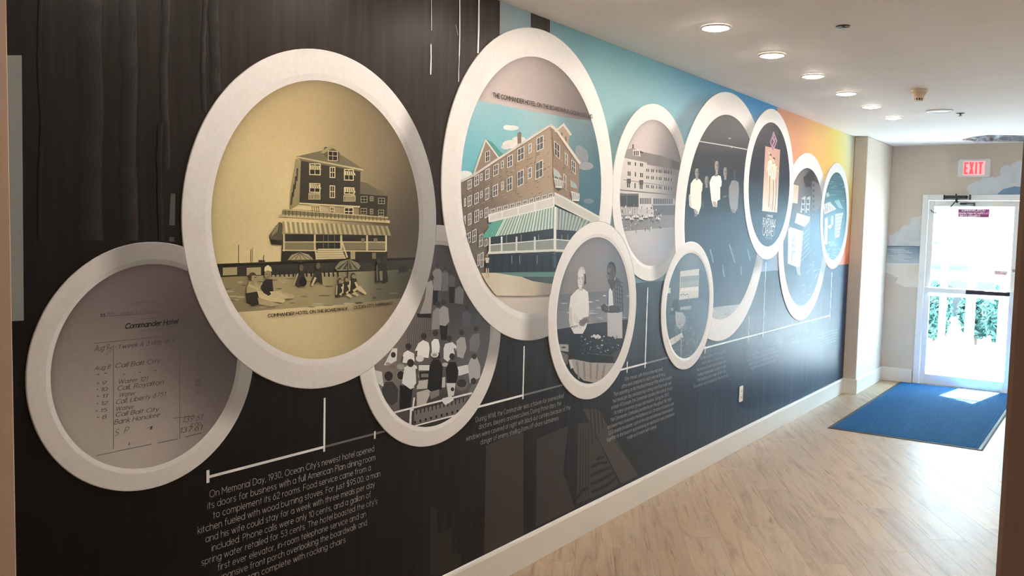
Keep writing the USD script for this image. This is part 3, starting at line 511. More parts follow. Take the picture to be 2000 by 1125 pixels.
def pic_sepia():
    root, k, o = picture(2, 'sepia round picture of a dark hotel above a beach with bathers', (340, 80, 1.6077),
        [((250, 250), (176, 150, 108)), ((180, 330), (168, 144, 106)), ((400, 250), (196, 168, 122)), ((180, 450), (206, 184, 138)), ((440, 140), (146, 124, 90)), ((330, 180), (150, 128, 94)), ((560, 200), (112, 94, 72)), ((650, 260), (92, 77, 60)), ((540, 300), (150, 128, 92)), ((590, 420), (160, 138, 104)), ((660, 400), (94, 80, 62)), ((720, 500), (70, 60, 50)), ((700, 620), (66, 57, 48)), ((300, 380), (214, 188, 140)), ((300, 880), (204, 182, 138)), ((450, 950), (190, 168, 126)), ((580, 900), (160, 140, 104)), ((650, 870), (122, 105, 82)), ((700, 820), (84, 74, 60)), ((128, 560), (184, 164, 120)), ((250, 620), (218, 194, 146)), ((210, 545), (180, 158, 116)), ((420, 880), (206, 184, 140))])
    dk, md, lt = (52, 47, 38), (108, 96, 74), (186, 166, 124)
    k.P([(100, 742), (300, 735), (520, 728), (770, 722), (770, 800), (560, 825), (200, 851), (120, 860)], k.blend([((170, 790), (142, 126, 92)), ((300, 770), (158, 142, 106)), ((420, 790), (150, 134, 98)), ((560, 770), (130, 120, 94)), ((660, 770), (84, 80, 64)), ((740, 760), (60, 56, 48)), ((200, 840), (120, 110, 84))]), edge=.03)
    R_ = random.Random(3)
    for q in range(46): x, y = R_.uniform(150, 700), R_.uniform(745, 835); k.E(x, y, R_.uniform(6, 22), R_.uniform(1.2, 3), tuple(int(c * (1 if x < 560 else .7)) for c in R_.choice([(120, 108, 80), (170, 154, 116), (104, 94, 72)])), n=8, step=False)
    k.layer += 1
    k.build('beach', root, o, label='sandy beach')
    k.P([(120, 700), (340, 692), (770, 678), (770, 716), (520, 726), (130, 742)], (54, 50, 41)); k.P([(120, 703), (770, 680), (770, 686), (120, 709)], (34, 31, 27))
    for x in (150, 225): k.P([(x, 712), (x + 45, 710), (x + 45, 734), (x, 736)], (160, 144, 106))
    for x in range(300, 520, 14): k.L((x, 720, x + 2, 740), 5, (44, 40, 34), step=False)
    for x, y in ((200, 640), (238, 655), (243, 650), (278, 672)): k.L((x, y, x, 697), 2.2, (110, 98, 74), step=False)
    k.B(262, 688, 282, 698, (70, 62, 48)); k.P([(705, 705), (720, 703), (735, 722), (700, 730)], (44, 41, 36))
    k.build('boardwalk', root, o, label='dark boardwalk and pier line')
    k.P([(580, 441), (602, 446), (673, 486), (580, 480)], (98, 88, 68)); k.P([(580, 480), (668, 487), (664, 560), (578, 556)], (54, 48, 39))
    for r in ((583, 487, 604, 508), (612, 488, 623, 503), (638, 493, 659, 512), (582, 525, 602, 545), (612, 527, 622, 544), (638, 530, 656, 550)): k.win(*r, (150, 135, 102), (40, 36, 30))
    k.P([(379, 370), (396, 376), (392, 512), (358, 532), (362, 470)], (140, 124, 90))
    for q in range(4): k.L((384 - q * 5, 400 + q * 25, 382 - q * 6, 440 + q * 25), 5, (60, 53, 42))
    k.P([(395, 376), (582, 407), (580, 524), (390, 514)], (58, 52, 42)); k.P([(380, 363), (462, 344), (518, 356), (592, 402), (584, 411), (394, 376)], (106, 95, 72)); k.L((384, 365, 590, 405), 5, (176, 158, 116))
    k.P([(462, 352), (470, 332), (518, 342), (516, 382), (480, 372)], (88, 78, 60)); k.P([(456, 350), (494, 324), (525, 342), (518, 352), (495, 336), (466, 354)], (148, 130, 96)); k.win(480, 345, 510, 376, (196, 178, 136), (42, 37, 31), .05)
    for r in ((421, 384, 457, 421), (485, 395, 503, 430), (530, 402, 561, 438), (421, 446, 456, 476), (485, 453, 502, 493), (530, 459, 563, 482), (421, 516, 456, 540), (486, 520, 500, 545), (530, 522, 560, 548)): k.win(*r, (196, 178, 136), (44, 39, 32), .03, 3)
    for x, y in ((423, 390), (531, 408), (423, 450), (531, 462), (424, 520)): k.P([(x, y), (x + 30, y + 2), (x + 36, y + 14), (x - 2, y + 12)], (190, 172, 130)); [k.L((x + 6 * j, y + 1, x + 7 * j, y + 13), 2, (90, 80, 62), step=False) for j in range(1, 5)]
    for x, y in ((418, 478), (528, 484)): k.B(x, y, x + 38, y + 20, (170, 152, 114)); [k.L((x + 3 + 5 * j, y + 4, x + 3 + 5 * j, y + 18), 2, (70, 62, 48), step=False) for j in range(7)]
    k.L((390, 510, 580, 521), 5, (196, 178, 134))
    k.build('hotel_building', root, o, label='tall dark hotel block with dormer, awninged windows and side wing')
    k.P([(338, 527), (392, 530), (668, 553), (668, 568), (336, 550)], (118, 105, 78)); k.L((338, 529, 668, 554), 3, lt); k.L((326, 548, 674, 568), 8, (178, 160, 118))
    for x in range(345, 668, 12): k.L((x, 530 + (x - 338) * .075, x, 549 + (x - 338) * .055), 2, (70, 62, 48), step=False)
    k.P([(336, 606), (668, 612), (665, 692), (333, 692)], (46, 41, 34))
    k.P([(338, 632), (436, 630), (436, 655), (338, 657)], (122, 110, 82)); k.P([(524, 630), (663, 632), (662, 655), (524, 656)], (116, 104, 80)); k.L((336, 657, 662, 660), 4, lt); k.L((338, 631, 663, 631), 3, lt)
    for x in (341, 438, 521, 602, 662): k.L((x, 606, x, 660), 6, lt)
    for x in (465, 480, 500): k.L((x, 610, x, 650), 2, (110, 98, 74))
    for x0, x1 in ((570, 596), (610, 658)): k.win(x0 + 14, 620, x0 + 24, 632, (150, 134, 100), dk)
    k.P([(448, 652), (522, 652), (536, 683), (440, 686)], (190, 172, 130)); [k.L((446 - j * 1.5, 658 + j * 7, 526 + j * 2, 657 + j * 7), 2, (130, 116, 88), step=False) for j in range(4)]
    k.L((436, 628, 444, 686), 5, lt); k.L((522, 628, 540, 680), 5, lt); k.B(550, 660, 565, 685, (150, 134, 100)); k.B(618, 665, 630, 684, (110, 98, 76))
    k.build('porch', root, o, label='raised front porch with steps and railings')
    n = 44
    for j in range(n):
        a, b = j / n, (j + 1) / n
        k.P([(335 + 332 * a, 567 + 14 * a), (335 + 332 * b, 567 + 14 * b), (339 + 338 * b, 603 + 8 * b), (339 + 338 * a, 603 + 8 * a)], tuple(int(c * (1 - .3 * a)) for c in ((206, 186, 140) if j % 2 else (150, 132, 96))), step=False)
    k.layer += 1
    k.P([(326, 568), (335, 572), (334, 640), (302, 636), (295, 612)], (84, 75, 58)); [k.L((322 - 5 * j, 575 + 8 * j, 318 - 5 * j, 600 + 4 * j), 3, (150, 134, 100)) for j in range(4)]; k.P([(298, 622), (334, 626), (333, 641), (303, 638)], (44, 39, 32))
    k.build('striped_awning', root, o, label='striped porch awning')
    k.P([(352, 688), (364, 672), (390, 663), (418, 670), (433, 686), (392, 690)], (150, 136, 102)); [k.L((390, 664, 358 + 18 * j, 688), 2, (84, 76, 60), step=False) for j in range(5)]; k.P([(352, 688), (433, 686), (392, 696)], (60, 54, 44))
    k.build('beach_umbrella', root, o)
    k.layer += 1
    k.P([(500, 713), (516, 692), (545, 685), (572, 696), (581, 706), (575, 718), (508, 722)], (122, 112, 86)); [k.P([(545, 686), (505 + 20 * j, 716), (515 + 20 * j, 717)], (70, 64, 52), step=False) for j in range(4)]; k.L((541, 690, 541, 752), 3, (48, 43, 36))
    k.build('beach_umbrella', root, o)
    sk, sw = (184, 164, 124), (52, 47, 40)
    def sitter(x, y, s, f=1):
        k.P([(x - 8 * s, y), (x + 9 * s, y - 3 * s), (x + 16 * s, y + 32 * s), (x - 9 * s, y + 42 * s), (x - 14 * s, y + 40 * s)], sw); k.L((x + 6 * s, y + 8 * s, x + 16 * s, y + 30 * s, x + 30 * s, y + 38 * s), 6 * s, sk); k.L((x, y + 34 * s, x + 18 * s, y + 22 * s, x + 36 * s, y + 42 * s), 7 * s, sk); k.L((x - 9 * s, y + 4 * s, x - 11 * s, y + 34 * s), 4 * s, sk); k.E(x, y - 10 * s, 7 * s, 9 * s, (70, 60, 48)); k.E(x + 1.5 * s, y - 8 * s, 5 * s, 6 * s, (134, 116, 86))
    k.P([(222, 772), (232, 756), (250, 752), (262, 766), (272, 788), (250, 802), (224, 798)], (166, 146, 106)); k.P([(220, 792), (258, 786), (264, 826), (244, 832), (226, 818)], (50, 45, 38)); k.P([(256, 784), (286, 786), (330, 806), (346, 814), (338, 822), (300, 818), (262, 806)], (196, 176, 132)); k.P([(258, 806), (300, 818), (330, 826), (300, 834), (262, 826)], (168, 150, 112)); k.L((230, 766, 262, 780), 6, (186, 166, 122)); k.E(242, 739, 12, 13, (70, 61, 48)); k.P([(240, 736), (252, 736), (257, 746), (252, 757), (242, 756), (238, 748)], (156, 137, 101)); k.L((248, 742, 254, 742), 2, (60, 52, 42)); k.P([(238, 754), (250, 757), (248, 766), (236, 764)], (150, 131, 96))
    k.build('bather', root, o)
    k.P([(266, 764), (284, 748), (304, 748), (308, 790), (292, 800), (276, 790)], (48, 43, 37)); k.P([(296, 786), (330, 784), (350, 798), (374, 800), (368, 808), (340, 810), (304, 802)], (190, 170, 128)); k.P([(322, 786), (348, 790), (376, 800), (360, 806)], (170, 152, 114)); k.E(290, 732, 11, 14, (146, 127, 94)); k.L((284, 732, 288, 732), 2, (60, 52, 42)); k.L((293, 733, 297, 733), 2, (60, 52, 42)); k.L((287, 740, 294, 740), 2, (84, 72, 55)); k.P([(278, 724), (280, 710), (290, 703), (300, 710), (303, 724), (290, 720)], (216, 198, 152)); k.L((272, 758, 262, 776), 5, (170, 150, 112))
    k.build('bather', root, o)
    k.P([(380, 724), (402, 720), (412, 764), (388, 773), (376, 762)], (56, 50, 42)); k.E(395, 712, 7, 10, (96, 84, 64)); k.E(400, 756, 12, 15, (36, 32, 28)); k.L((384, 730, 372, 766), 4, sk); k.build('bather', root, o); k.P([(438, 722), (458, 718), (462, 764), (446, 756), (428, 770), (424, 762)], (54, 48, 40)); k.E(448, 706, 7, 10, (92, 80, 62)); k.L((440, 742, 428, 768), 7, sk)
    k.build('bather', root, o)
    sitter(516, 763, 1.0); k.build('bather', root, o); sitter(536, 758, 1.0); k.build('bather', root, o); sitter(558, 748, 1.1); k.build('bather', root, o)
    k.P([(630, 704), (640, 694), (662, 696), (668, 756), (628, 757)], (46, 43, 37)); k.E(638, 690, 7, 9, (58, 54, 46)); k.E(656, 686, 8, 9, (52, 48, 41)); k.P([(640, 722), (650, 722), (650, 752), (642, 752)], (112, 102, 82)); k.L((632, 704, 634, 752), 4, (92, 84, 68))
    k.build('bather', root, o)
    k.T('COMMANDER HOTEL ON THE BOARDWALK', (290, 867), (540, 844), 9.5, (44, 38, 32), .13); k.build('caption', root, o); k.T('OCEAN CITY, MARYLAND', (560, 841), (682, 827), 9, (52, 45, 38), .12)
    k.build('caption', root, o)

def pic_colour():
    root, k, o = picture(3, 'tinted round picture of a brick hotel with green striped awnings under blue sky', (850, 40, 1.7583),
        [((330, 160), (148, 130, 122)), ((250, 200), (188, 168, 158)), ((230, 240), (206, 186, 174)), ((400, 230), (140, 122, 114)), ((470, 270), (104, 90, 85)), ((510, 310), (84, 74, 70)), ((330, 240), (180, 160, 150)), ((260, 960), (222, 206, 188)), ((330, 940), (200, 184, 166)), ((380, 1000), (170, 156, 146)), ((300, 1010), (214, 200, 184)), ((400, 960), (130, 122, 118)), ((200, 900), (224, 206, 182))])
    k.P([(60, 265), (150, 275), (330, 312), (480, 338), (600, 352), (600, 720), (60, 720)], k.blend([((150, 278), (190, 190, 182)), ((330, 314), (186, 182, 174)), ((500, 338), (120, 118, 116)), ((150, 320), (108, 176, 182)), ((110, 430), (92, 168, 176)), ((250, 330), (112, 172, 176)), ((350, 350), (120, 168, 170)), ((480, 380), (92, 132, 136)), ((540, 420), (62, 92, 98)), ((300, 400), (120, 176, 178)), ((530, 560), (66, 104, 112)), ((550, 640), (54, 80, 90)), ((90, 520), (120, 178, 184))]), edge=.04)
    k.build('blue_sky', root, o)
    for x, y, a, b, c in ((258, 369, 27, 9, (214, 208, 196)), (245, 366, 14, 7, (222, 216, 204)), (262, 425, 34, 15, (218, 208, 194)), (285, 410, 24, 12, (212, 204, 190)), (240, 434, 16, 9, (205, 200, 190)), (100, 528, 24, 12, (222, 218, 208)), (92, 540, 18, 9, (216, 212, 204)), (500, 470, 24, 34, (128, 128, 128)), (515, 500, 26, 14, (140, 138, 136)), (492, 445, 14, 16, (130, 130, 130)), (525, 620, 18, 9, (104, 112, 116))): k.E(x, y, a, b, c, step=False)
    k.layer += 1; k.build('cloud', root, o, split=True)
    br = (146, 126, 104)
    k.P([(70, 556), (130, 527), (215, 470), (390, 357), (404, 395), (405, 600), (402, 660), (180, 690), (180, 880), (100, 860), (70, 760)], k.blend([((100, 600), (122, 106, 90)), ((250, 520), (150, 128, 104)), ((360, 420), (164, 138, 112)), ((390, 560), (168, 142, 114)), ((130, 700), (112, 98, 86)), ((160, 820), (104, 98, 90))]), edge=.05)
    R_ = random.Random(5)
    for q in range(170):
        x = R_.uniform(88, 395); y = R_.uniform(555 - (x - 88) * .62, 690 - max(0, x - 180) * .38); w = R_.uniform(4, 12)
        k.P([(x, y), (x + w, y - w * .5), (x + w, y - w * .5 + 2.2), (x, y + 2.2)], R_.choice([(118, 100, 84), (170, 150, 126), (104, 90, 78), (134, 112, 92)]), step=False)
    k.layer += 1
    k.P([(396, 360), (492, 490), (488, 640), (405, 600)], (140, 114, 92))
    for q in range(40): x = R_.uniform(402, 482); y = R_.uniform(375 + (x - 396) * 1.3, 610); k.B(x, y, x + R_.uniform(4, 9), y + 2, R_.choice([(118, 94, 78), (158, 130, 106)]), step=False)
    k.layer += 1
    k.P([(128, 528), (170, 412), (216, 470)], (142, 122, 102)); k.P([(169, 407), (192, 418), (231, 462), (214, 470)], (84, 146, 132)); k.L((128, 530, 169, 410), 6, (206, 196, 180)); k.L((168, 409, 216, 474), 5, (206, 196, 180)); k.win(168, 452, 184, 488, (214, 204, 190), (84, 80, 74), -.4)
    k.P([(280, 388), (286, 382), (292, 386), (292, 420), (280, 424)], (124, 104, 86)); k.P([(408, 378), (438, 356), (458, 392), (452, 436), (420, 400)], (160, 134, 112)); k.P([(406, 380), (438, 352), (466, 392), (460, 396), (436, 362), (410, 384)], (196, 182, 164))
    for x in (428, 442): k.B(x, 385 + (x - 428), x + 6, 408 + (x - 428), (104, 92, 80))
    k.L((70, 560, 130, 531, 214, 475, 390, 361), 9, (200, 188, 172)); k.L((70, 565, 130, 536, 214, 480, 390, 367), 2, (96, 84, 72)); k.L((390, 358, 412, 376, 494, 492), 9, (198, 184, 166)); k.L((412, 384, 490, 497), 2, (90, 76, 64))
    k.build('brick_hotel', root, o, label='brick hotel seen on its corner with gabled roof and white cornice')
    fr, pn = (214, 206, 192), (92, 88, 82)
    for r in ((344, 405, 368, 452), (316, 426, 327, 458), (278, 443, 302, 487), (243, 468, 262, 508), (222, 484, 231, 510), (195, 499, 213, 537), (167, 514, 182, 550), (150, 528, 158, 552), (130, 536, 146, 571), (107, 551, 121, 582), (340, 490, 366, 548), (314, 508, 327, 546), (277, 521, 300, 573), (241, 543, 261, 590), (221, 556, 231, 585), (193, 569, 211, 608), (166, 579, 181, 619), (150, 588, 158, 612), (130, 596, 145, 633), (107, 605, 121, 641), (130, 655, 146, 697), (107, 666, 120, 706), (149, 655, 158, 680), (165, 646, 178, 680), (122, 722, 137, 765), (104, 732, 118, 768), (145, 738, 160, 780), (164, 735, 177, 778), (150, 800, 162, 850), (140, 805, 148, 845), (94, 612, 101, 640), (94, 672, 100, 702)): k.win(*r, fr, pn, -.5, 2.4)
    for r in ((404, 412, 424, 460), (440, 452, 450, 492), (463, 476, 478, 516), (404, 510, 420, 545), (436, 525, 446, 575)): k.win(*r, (200, 190, 174), (70, 64, 58), .9, 2.4)
    k.P([(400, 505), (420, 520), (430, 540), (402, 534)], (170, 172, 160)); k.P([(458, 545), (480, 562), (484, 578), (460, 572)], (150, 156, 146))
    for x, y in ((402, 540), (460, 585)): k.P([(x, y), (x + 32, y + 10), (x + 30, y + 36), (x + 6, y + 34)], (204, 198, 184)); [k.L((x + 5 + 6 * j, y + 6, x + 6 + 5 * j, y + 30), 2, (120, 112, 100), step=False) for j in range(5)]; k.P([(x + 6, y + 34), (x + 30, y + 36), (x + 18, y + 46)], (64, 58, 52))
    k.build('hotel_window', root, o, split=True)
    k.P([(178, 648), (405, 586), (405, 628), (178, 690)], (148, 138, 124))
    for x in range(186, 400, 22): k.win(x, 651 - (x - 178) * .27, x + 15, 674 - (x - 178) * .27, fr, (104, 98, 90), -.27, 2)
    k.P([(178, 668), (405, 606), (405, 640), (178, 690)], (206, 198, 184)); k.L((178, 668, 405, 606), 4, (228, 220, 206)); k.L((178, 691, 404, 640), 7, (222, 214, 200)); [k.L((x, 668 - (x - 178) * .27, x, 692 - (x - 178) * .22), 5, (226, 218, 204), step=False) for x in (180, 225, 280, 338, 402)]
    k.P([(405, 590), (430, 600), (566, 676), (566, 706), (405, 628)], (190, 182, 168)); k.L((405, 592, 566, 680), 4, (214, 206, 190)); k.L((405, 628, 566, 708), 5, (206, 198, 184))
    k.P([(178, 735), (404, 712), (404, 800), (178, 800)], (44, 48, 52)); k.P([(410, 715), (520, 728), (490, 792), (410, 790)], (42, 46, 52)); [k.L((x, 735, x, 768), 3, (120, 118, 110), step=False) for x in (240, 290, 350, 430, 450)]
    k.P([(178, 772), (404, 752), (404, 785), (178, 796)], (140, 142, 130)); k.P([(410, 752), (500, 760), (490, 790), (410, 785)], (128, 130, 122)); k.L((178, 771, 404, 751, 505, 760), 3.5, (214, 208, 194)); k.L((176, 798, 404, 789, 492, 793), 8, (214, 208, 194))
    for x in (182, 223, 274, 337): k.L((x, 742, x, 796), 6, (214, 208, 194), step=False)
    k.P([(176, 803), (404, 796), (490, 798), (470, 866), (176, 866)], (36, 42, 50)); [k.L((x, 804, x, 862), 6, (26, 30, 36), step=False) for x in range(195, 470, 28)]; [k.L((x, 806, x, 835), 3, (118, 122, 120), step=False) for x in (258, 285, 345)]
    k.P([(160, 866), (470, 862), (470, 880), (160, 880)], (96, 128, 116)); k.P([(230, 880), (470, 880), (430, 905), (300, 900)], (64, 76, 76)); k.L((407, 640, 406, 786), 9, (224, 216, 202))
    k.build('hotel_porch', root, o, label='long two-storey porch with white rails over dark undercroft')
    n = 46
    for j in range(n):
        a, b = j / n, (j + 1) / n
        top = lambda t: (190 + 214 * t, 692 - 52 * t); bot = lambda t: (152 + 250 * t, 748 - 34 * t)
        g = (92, 152, 134) if a < .2 else ((124, 150, 134) if j % 2 else (204, 206, 192)); g = (104, 166, 146) if a < .2 and j % 2 else g
        k.P([top(a), top(b), bot(b), bot(a)], g, step=False)
    for j in range(26):
        a, b = j / 26, (j + 1) / 26
        k.P([(411 + 150 * a, 642 + 62 * a), (411 + 150 * b, 642 + 62 * b), (411 + 120 * b, 718 + 8 * b), (411 + 120 * a, 718 + 8 * a)], (118, 130, 122) if j % 2 else (172, 172, 160), step=False)
    k.layer += 1; [k.L((190 + 214 * t, 692 - 52 * t, 152 + 250 * t, 748 - 34 * t), 3, (226, 224, 210), step=False) for t in (.2, .45, .7)]
    k.build('green_awning', root, o, label='green and white striped awning')
    k.P([(120, 868), (200, 866), (290, 880), (330, 895), (400, 905), (440, 935), (330, 945), (180, 945)], k.blend([((180, 890), (208, 190, 160)), ((300, 915), (196, 178, 150)), ((400, 920), (150, 138, 124)), ((250, 940), (220, 204, 182))]), edge=.04)
    k.build('sand', root, o)
    k.E(173, 806, 4, 6, (170, 140, 116)); k.P([(166, 814), (180, 814), (178, 832), (168, 832)], (206, 190, 170)); k.P([(167, 832), (179, 832), (178, 850), (168, 850)], (40, 38, 40)); k.L((170, 850, 170, 884), 4, (190, 164, 138)); k.L((177, 850, 177, 884), 4, (184, 158, 132)); k.L((166, 816, 158, 832), 3, (190, 164, 138)); k.build('bather', root, o)
    k.E(404, 800, 4, 6, (90, 80, 72)); k.P([(399, 808), (410, 808), (409, 850), (400, 850)], (66, 72, 84))
    k.build('bather', root, o)
    k.T('THE COMMANDER HOTEL ON THE BOARDWALK, OCEAN CITY, MD.', (193, 263), (536, 337), 14.5, (58, 48, 46), .13)
    k.build('caption', root, o)

def pic_crowd():
    root, k, o = picture(11, 'round picture of a crowd in white shirts, half covered by its neighbours', (680, 440, 2.5),
        [((440, 110), (66, 57, 56)), ((520, 200), (52, 46, 46)), ((560, 300), (44, 41, 42)), ((640, 450), (58, 56, 58)), ((660, 600), (84, 81, 82)), ((330, 470), (104, 94, 89)), ((290, 540), (110, 99, 92)), ((450, 420), (62, 55, 54)), ((400, 760), (72, 65, 62)), ((200, 650), (88, 79, 73)), ((300, 960), (40, 35, 33)), ((560, 700), (96, 92, 90)), ((170, 730), (150, 140, 132)), ((470, 960), (34, 31, 30))])
    for x in range(285, 400, 9): k.L((x, 480 - (x - 285) * .9, x + 4, 640 - (x - 285) * .9), 2, (66, 58, 54), step=False)
    k.layer += 1; k.build('deck_boards', root, o)
    W_ = (218, 210, 200); G_ = (138, 130, 126); K_ = (30, 27, 27); S_ = (52, 45, 43)
    def guest(hx, hy, r, tor, col, trs=None, arm=None):
        if trs: k.P(trs, K_)
        k.P(tor, col); k.E(hx, hy, r * .85, r, S_)
        if arm: k.L(arm, r * .55, (84, 72, 66))
        k.build('guest', root, o)
    D = (92, 86, 85)
    guest(432, 192, 11, [(408, 228), (422, 212), (444, 212), (455, 235), (450, 318), (414, 318)], (118, 109, 106), [(410, 316), (436, 316), (432, 392), (410, 388)])
    guest(470, 206, 10, [(452, 232), (470, 222), (486, 236), (484, 320), (454, 322)], D); guest(495, 226, 10, [(485, 250), (500, 242), (520, 256), (516, 300), (488, 300)], (78, 72, 72), [(488, 300), (516, 300), (512, 380), (490, 380)])
    guest(545, 280, 10, [(520, 310), (540, 296), (562, 316), (556, 385), (516, 380)], (96, 91, 92)); guest(405, 255, 12, [(380, 280), (405, 268), (412, 300), (400, 430), (345, 432), (370, 360)], (142, 132, 126), [(330, 430), (402, 430), (400, 452), (336, 450)])
    guest(435, 384, 14, [(410, 420), (428, 402), (446, 410), (442, 505), (402, 510)], (128, 120, 116)); guest(461, 376, 14, [(438, 412), (460, 392), (484, 404), (490, 470), (470, 492), (442, 486)], (140, 132, 127), [(442, 488), (482, 488), (478, 560), (450, 560)])
    guest(575, 400, 12, [(552, 430), (575, 416), (596, 436), (590, 500), (556, 498)], (76, 73, 75)); guest(620, 505, 14, [(588, 560), (606, 530), (636, 528), (640, 580), (624, 620), (588, 612)], (104, 101, 102))
    guest(550, 524, 14, [(524, 565), (545, 545), (566, 548), (574, 600), (556, 650), (528, 640)], (150, 144, 140)); guest(490, 552, 15, [(462, 600), (470, 578), (505, 570), (526, 590), (520, 626), (482, 666), (462, 650)], (200, 193, 186), None, (515, 600, 524, 650, 500, 660))
    guest(422, 526, 16, [(402, 570), (415, 554), (436, 556), (444, 590), (440, 622), (404, 622)], W_, [(404, 610), (440, 610), (446, 650), (402, 650)]); guest(365, 541, 16, [(322, 612), (338, 576), (362, 560), (388, 572), (394, 600), (388, 648), (336, 640)], W_, None, (330, 612, 326, 650))
    guest(290, 592, 17, [(255, 660), (268, 622), (286, 610), (318, 626), (320, 664), (300, 674), (262, 670)], W_, None, (262, 640, 256, 668)); guest(216, 632, 14, [(170, 682), (212, 600), (236, 600), (232, 660), (190, 684)], (206, 198, 190))
    guest(612, 640, 14, [(578, 690), (594, 650), (624, 640), (642, 690), (640, 742), (590, 770)], (158, 152, 148)); guest(608, 760, 16, [(588, 800), (606, 776), (632, 770), (612, 830), (586, 850)], (100, 95, 93))
    k.B(340, 682, 396, 708, (206, 198, 190)); k.P([(344, 716), (394, 712), (392, 748), (348, 752)], (36, 32, 31)); k.B(352, 724, 388, 742, (120, 112, 106)); k.P([(334, 760), (470, 740), (470, 790), (330, 800)], (176, 168, 160)); k.P([(530, 690), (580, 680), (585, 720), (535, 735)], (196, 190, 184)); k.E(470, 680, 16, 10, (170, 160, 152)); k.E(448, 690, 12, 8, (120, 110, 104))
    k.P([(120, 705), (160, 715), (170, 790), (140, 770)], (196, 188, 180)); k.E(215, 690, 14, 9, (110, 98, 90)); k.E(190, 676, 12, 8, (150, 140, 132)); k.E(252, 690, 20, 14, (150, 142, 134)); k.E(345, 650, 20, 16, (205, 196, 186))
    k.build('cook_table', root, o, split=True)
    k.E(252, 732, 22, 26, (128, 118, 110)); k.E(252, 732, 17, 21, (44, 39, 37)); k.build('basket', root, o); k.E(550, 778, 30, 30, (104, 97, 92)); k.E(550, 770, 24, 20, (52, 47, 45)); k.build('basket', root, o)
    guest(193, 736, 24, [(160, 800), (176, 764), (212, 762), (240, 800), (236, 860), (208, 880), (170, 856)], (62, 57, 55))
    guest(300, 672, 20, [(258, 770), (270, 694), (300, 674), (330, 686), (340, 740), (322, 790), (300, 800)], (208, 202, 194), [(248, 780), (312, 786), (300, 896), (246, 898)], (330, 700, 334, 770, 320, 790))
    guest(418, 640, 18, [(394, 680), (410, 656), (440, 654), (458, 690), (452, 800), (380, 812)], (24, 22, 23)); k.E(418, 630, 19, 15, (206, 198, 188)); k.E(418, 633, 12, 8, (150, 138, 130)); k.build('sun_hat', root, o)
    guest(503, 640, 16, [(472, 700), (488, 668), (520, 666), (534, 710), (524, 770), (480, 772)], (26, 24, 25)); guest(505, 800, 10, [(474, 770), (520, 770), (512, 830), (484, 836)], (196, 188, 180))
    k.P([(330, 815), (385, 800), (400, 812), (376, 870), (330, 880)], (176, 166, 158)); k.P([(390, 815), (440, 800), (440, 830), (400, 850)], (120, 110, 104)); k.P([(222, 925), (290, 905), (290, 960), (250, 960)], (74, 67, 64)); k.P([(318, 905), (575, 840), (545, 920), (316, 972)], (108, 99, 94))
    for j in range(13): k.L((330 + j * 19, 898 - j * 4.8, 330 + j * 19, 922 - j * 4.8), 5, K_, step=False)
    for j in range(9): k.L((322 + j * 26, 968 - j * 6.8, 322 + j * 26, 955 - j * 6.8), 9, K_, step=False)
    k.layer += 1
    for a, w in (((205, 917, 600, 818), 9), ((300, 984, 560, 916), 7), ((302, 890, 298, 985), 10), ((318, 840, 310, 905), 8)): k.L(a, w, (214, 206, 198))
    k.P([(455, 845), (500, 832), (512, 852), (470, 878), (456, 862)], (210, 203, 196)); k.build('railing', root, o, label='white railing with cloth hung along it')

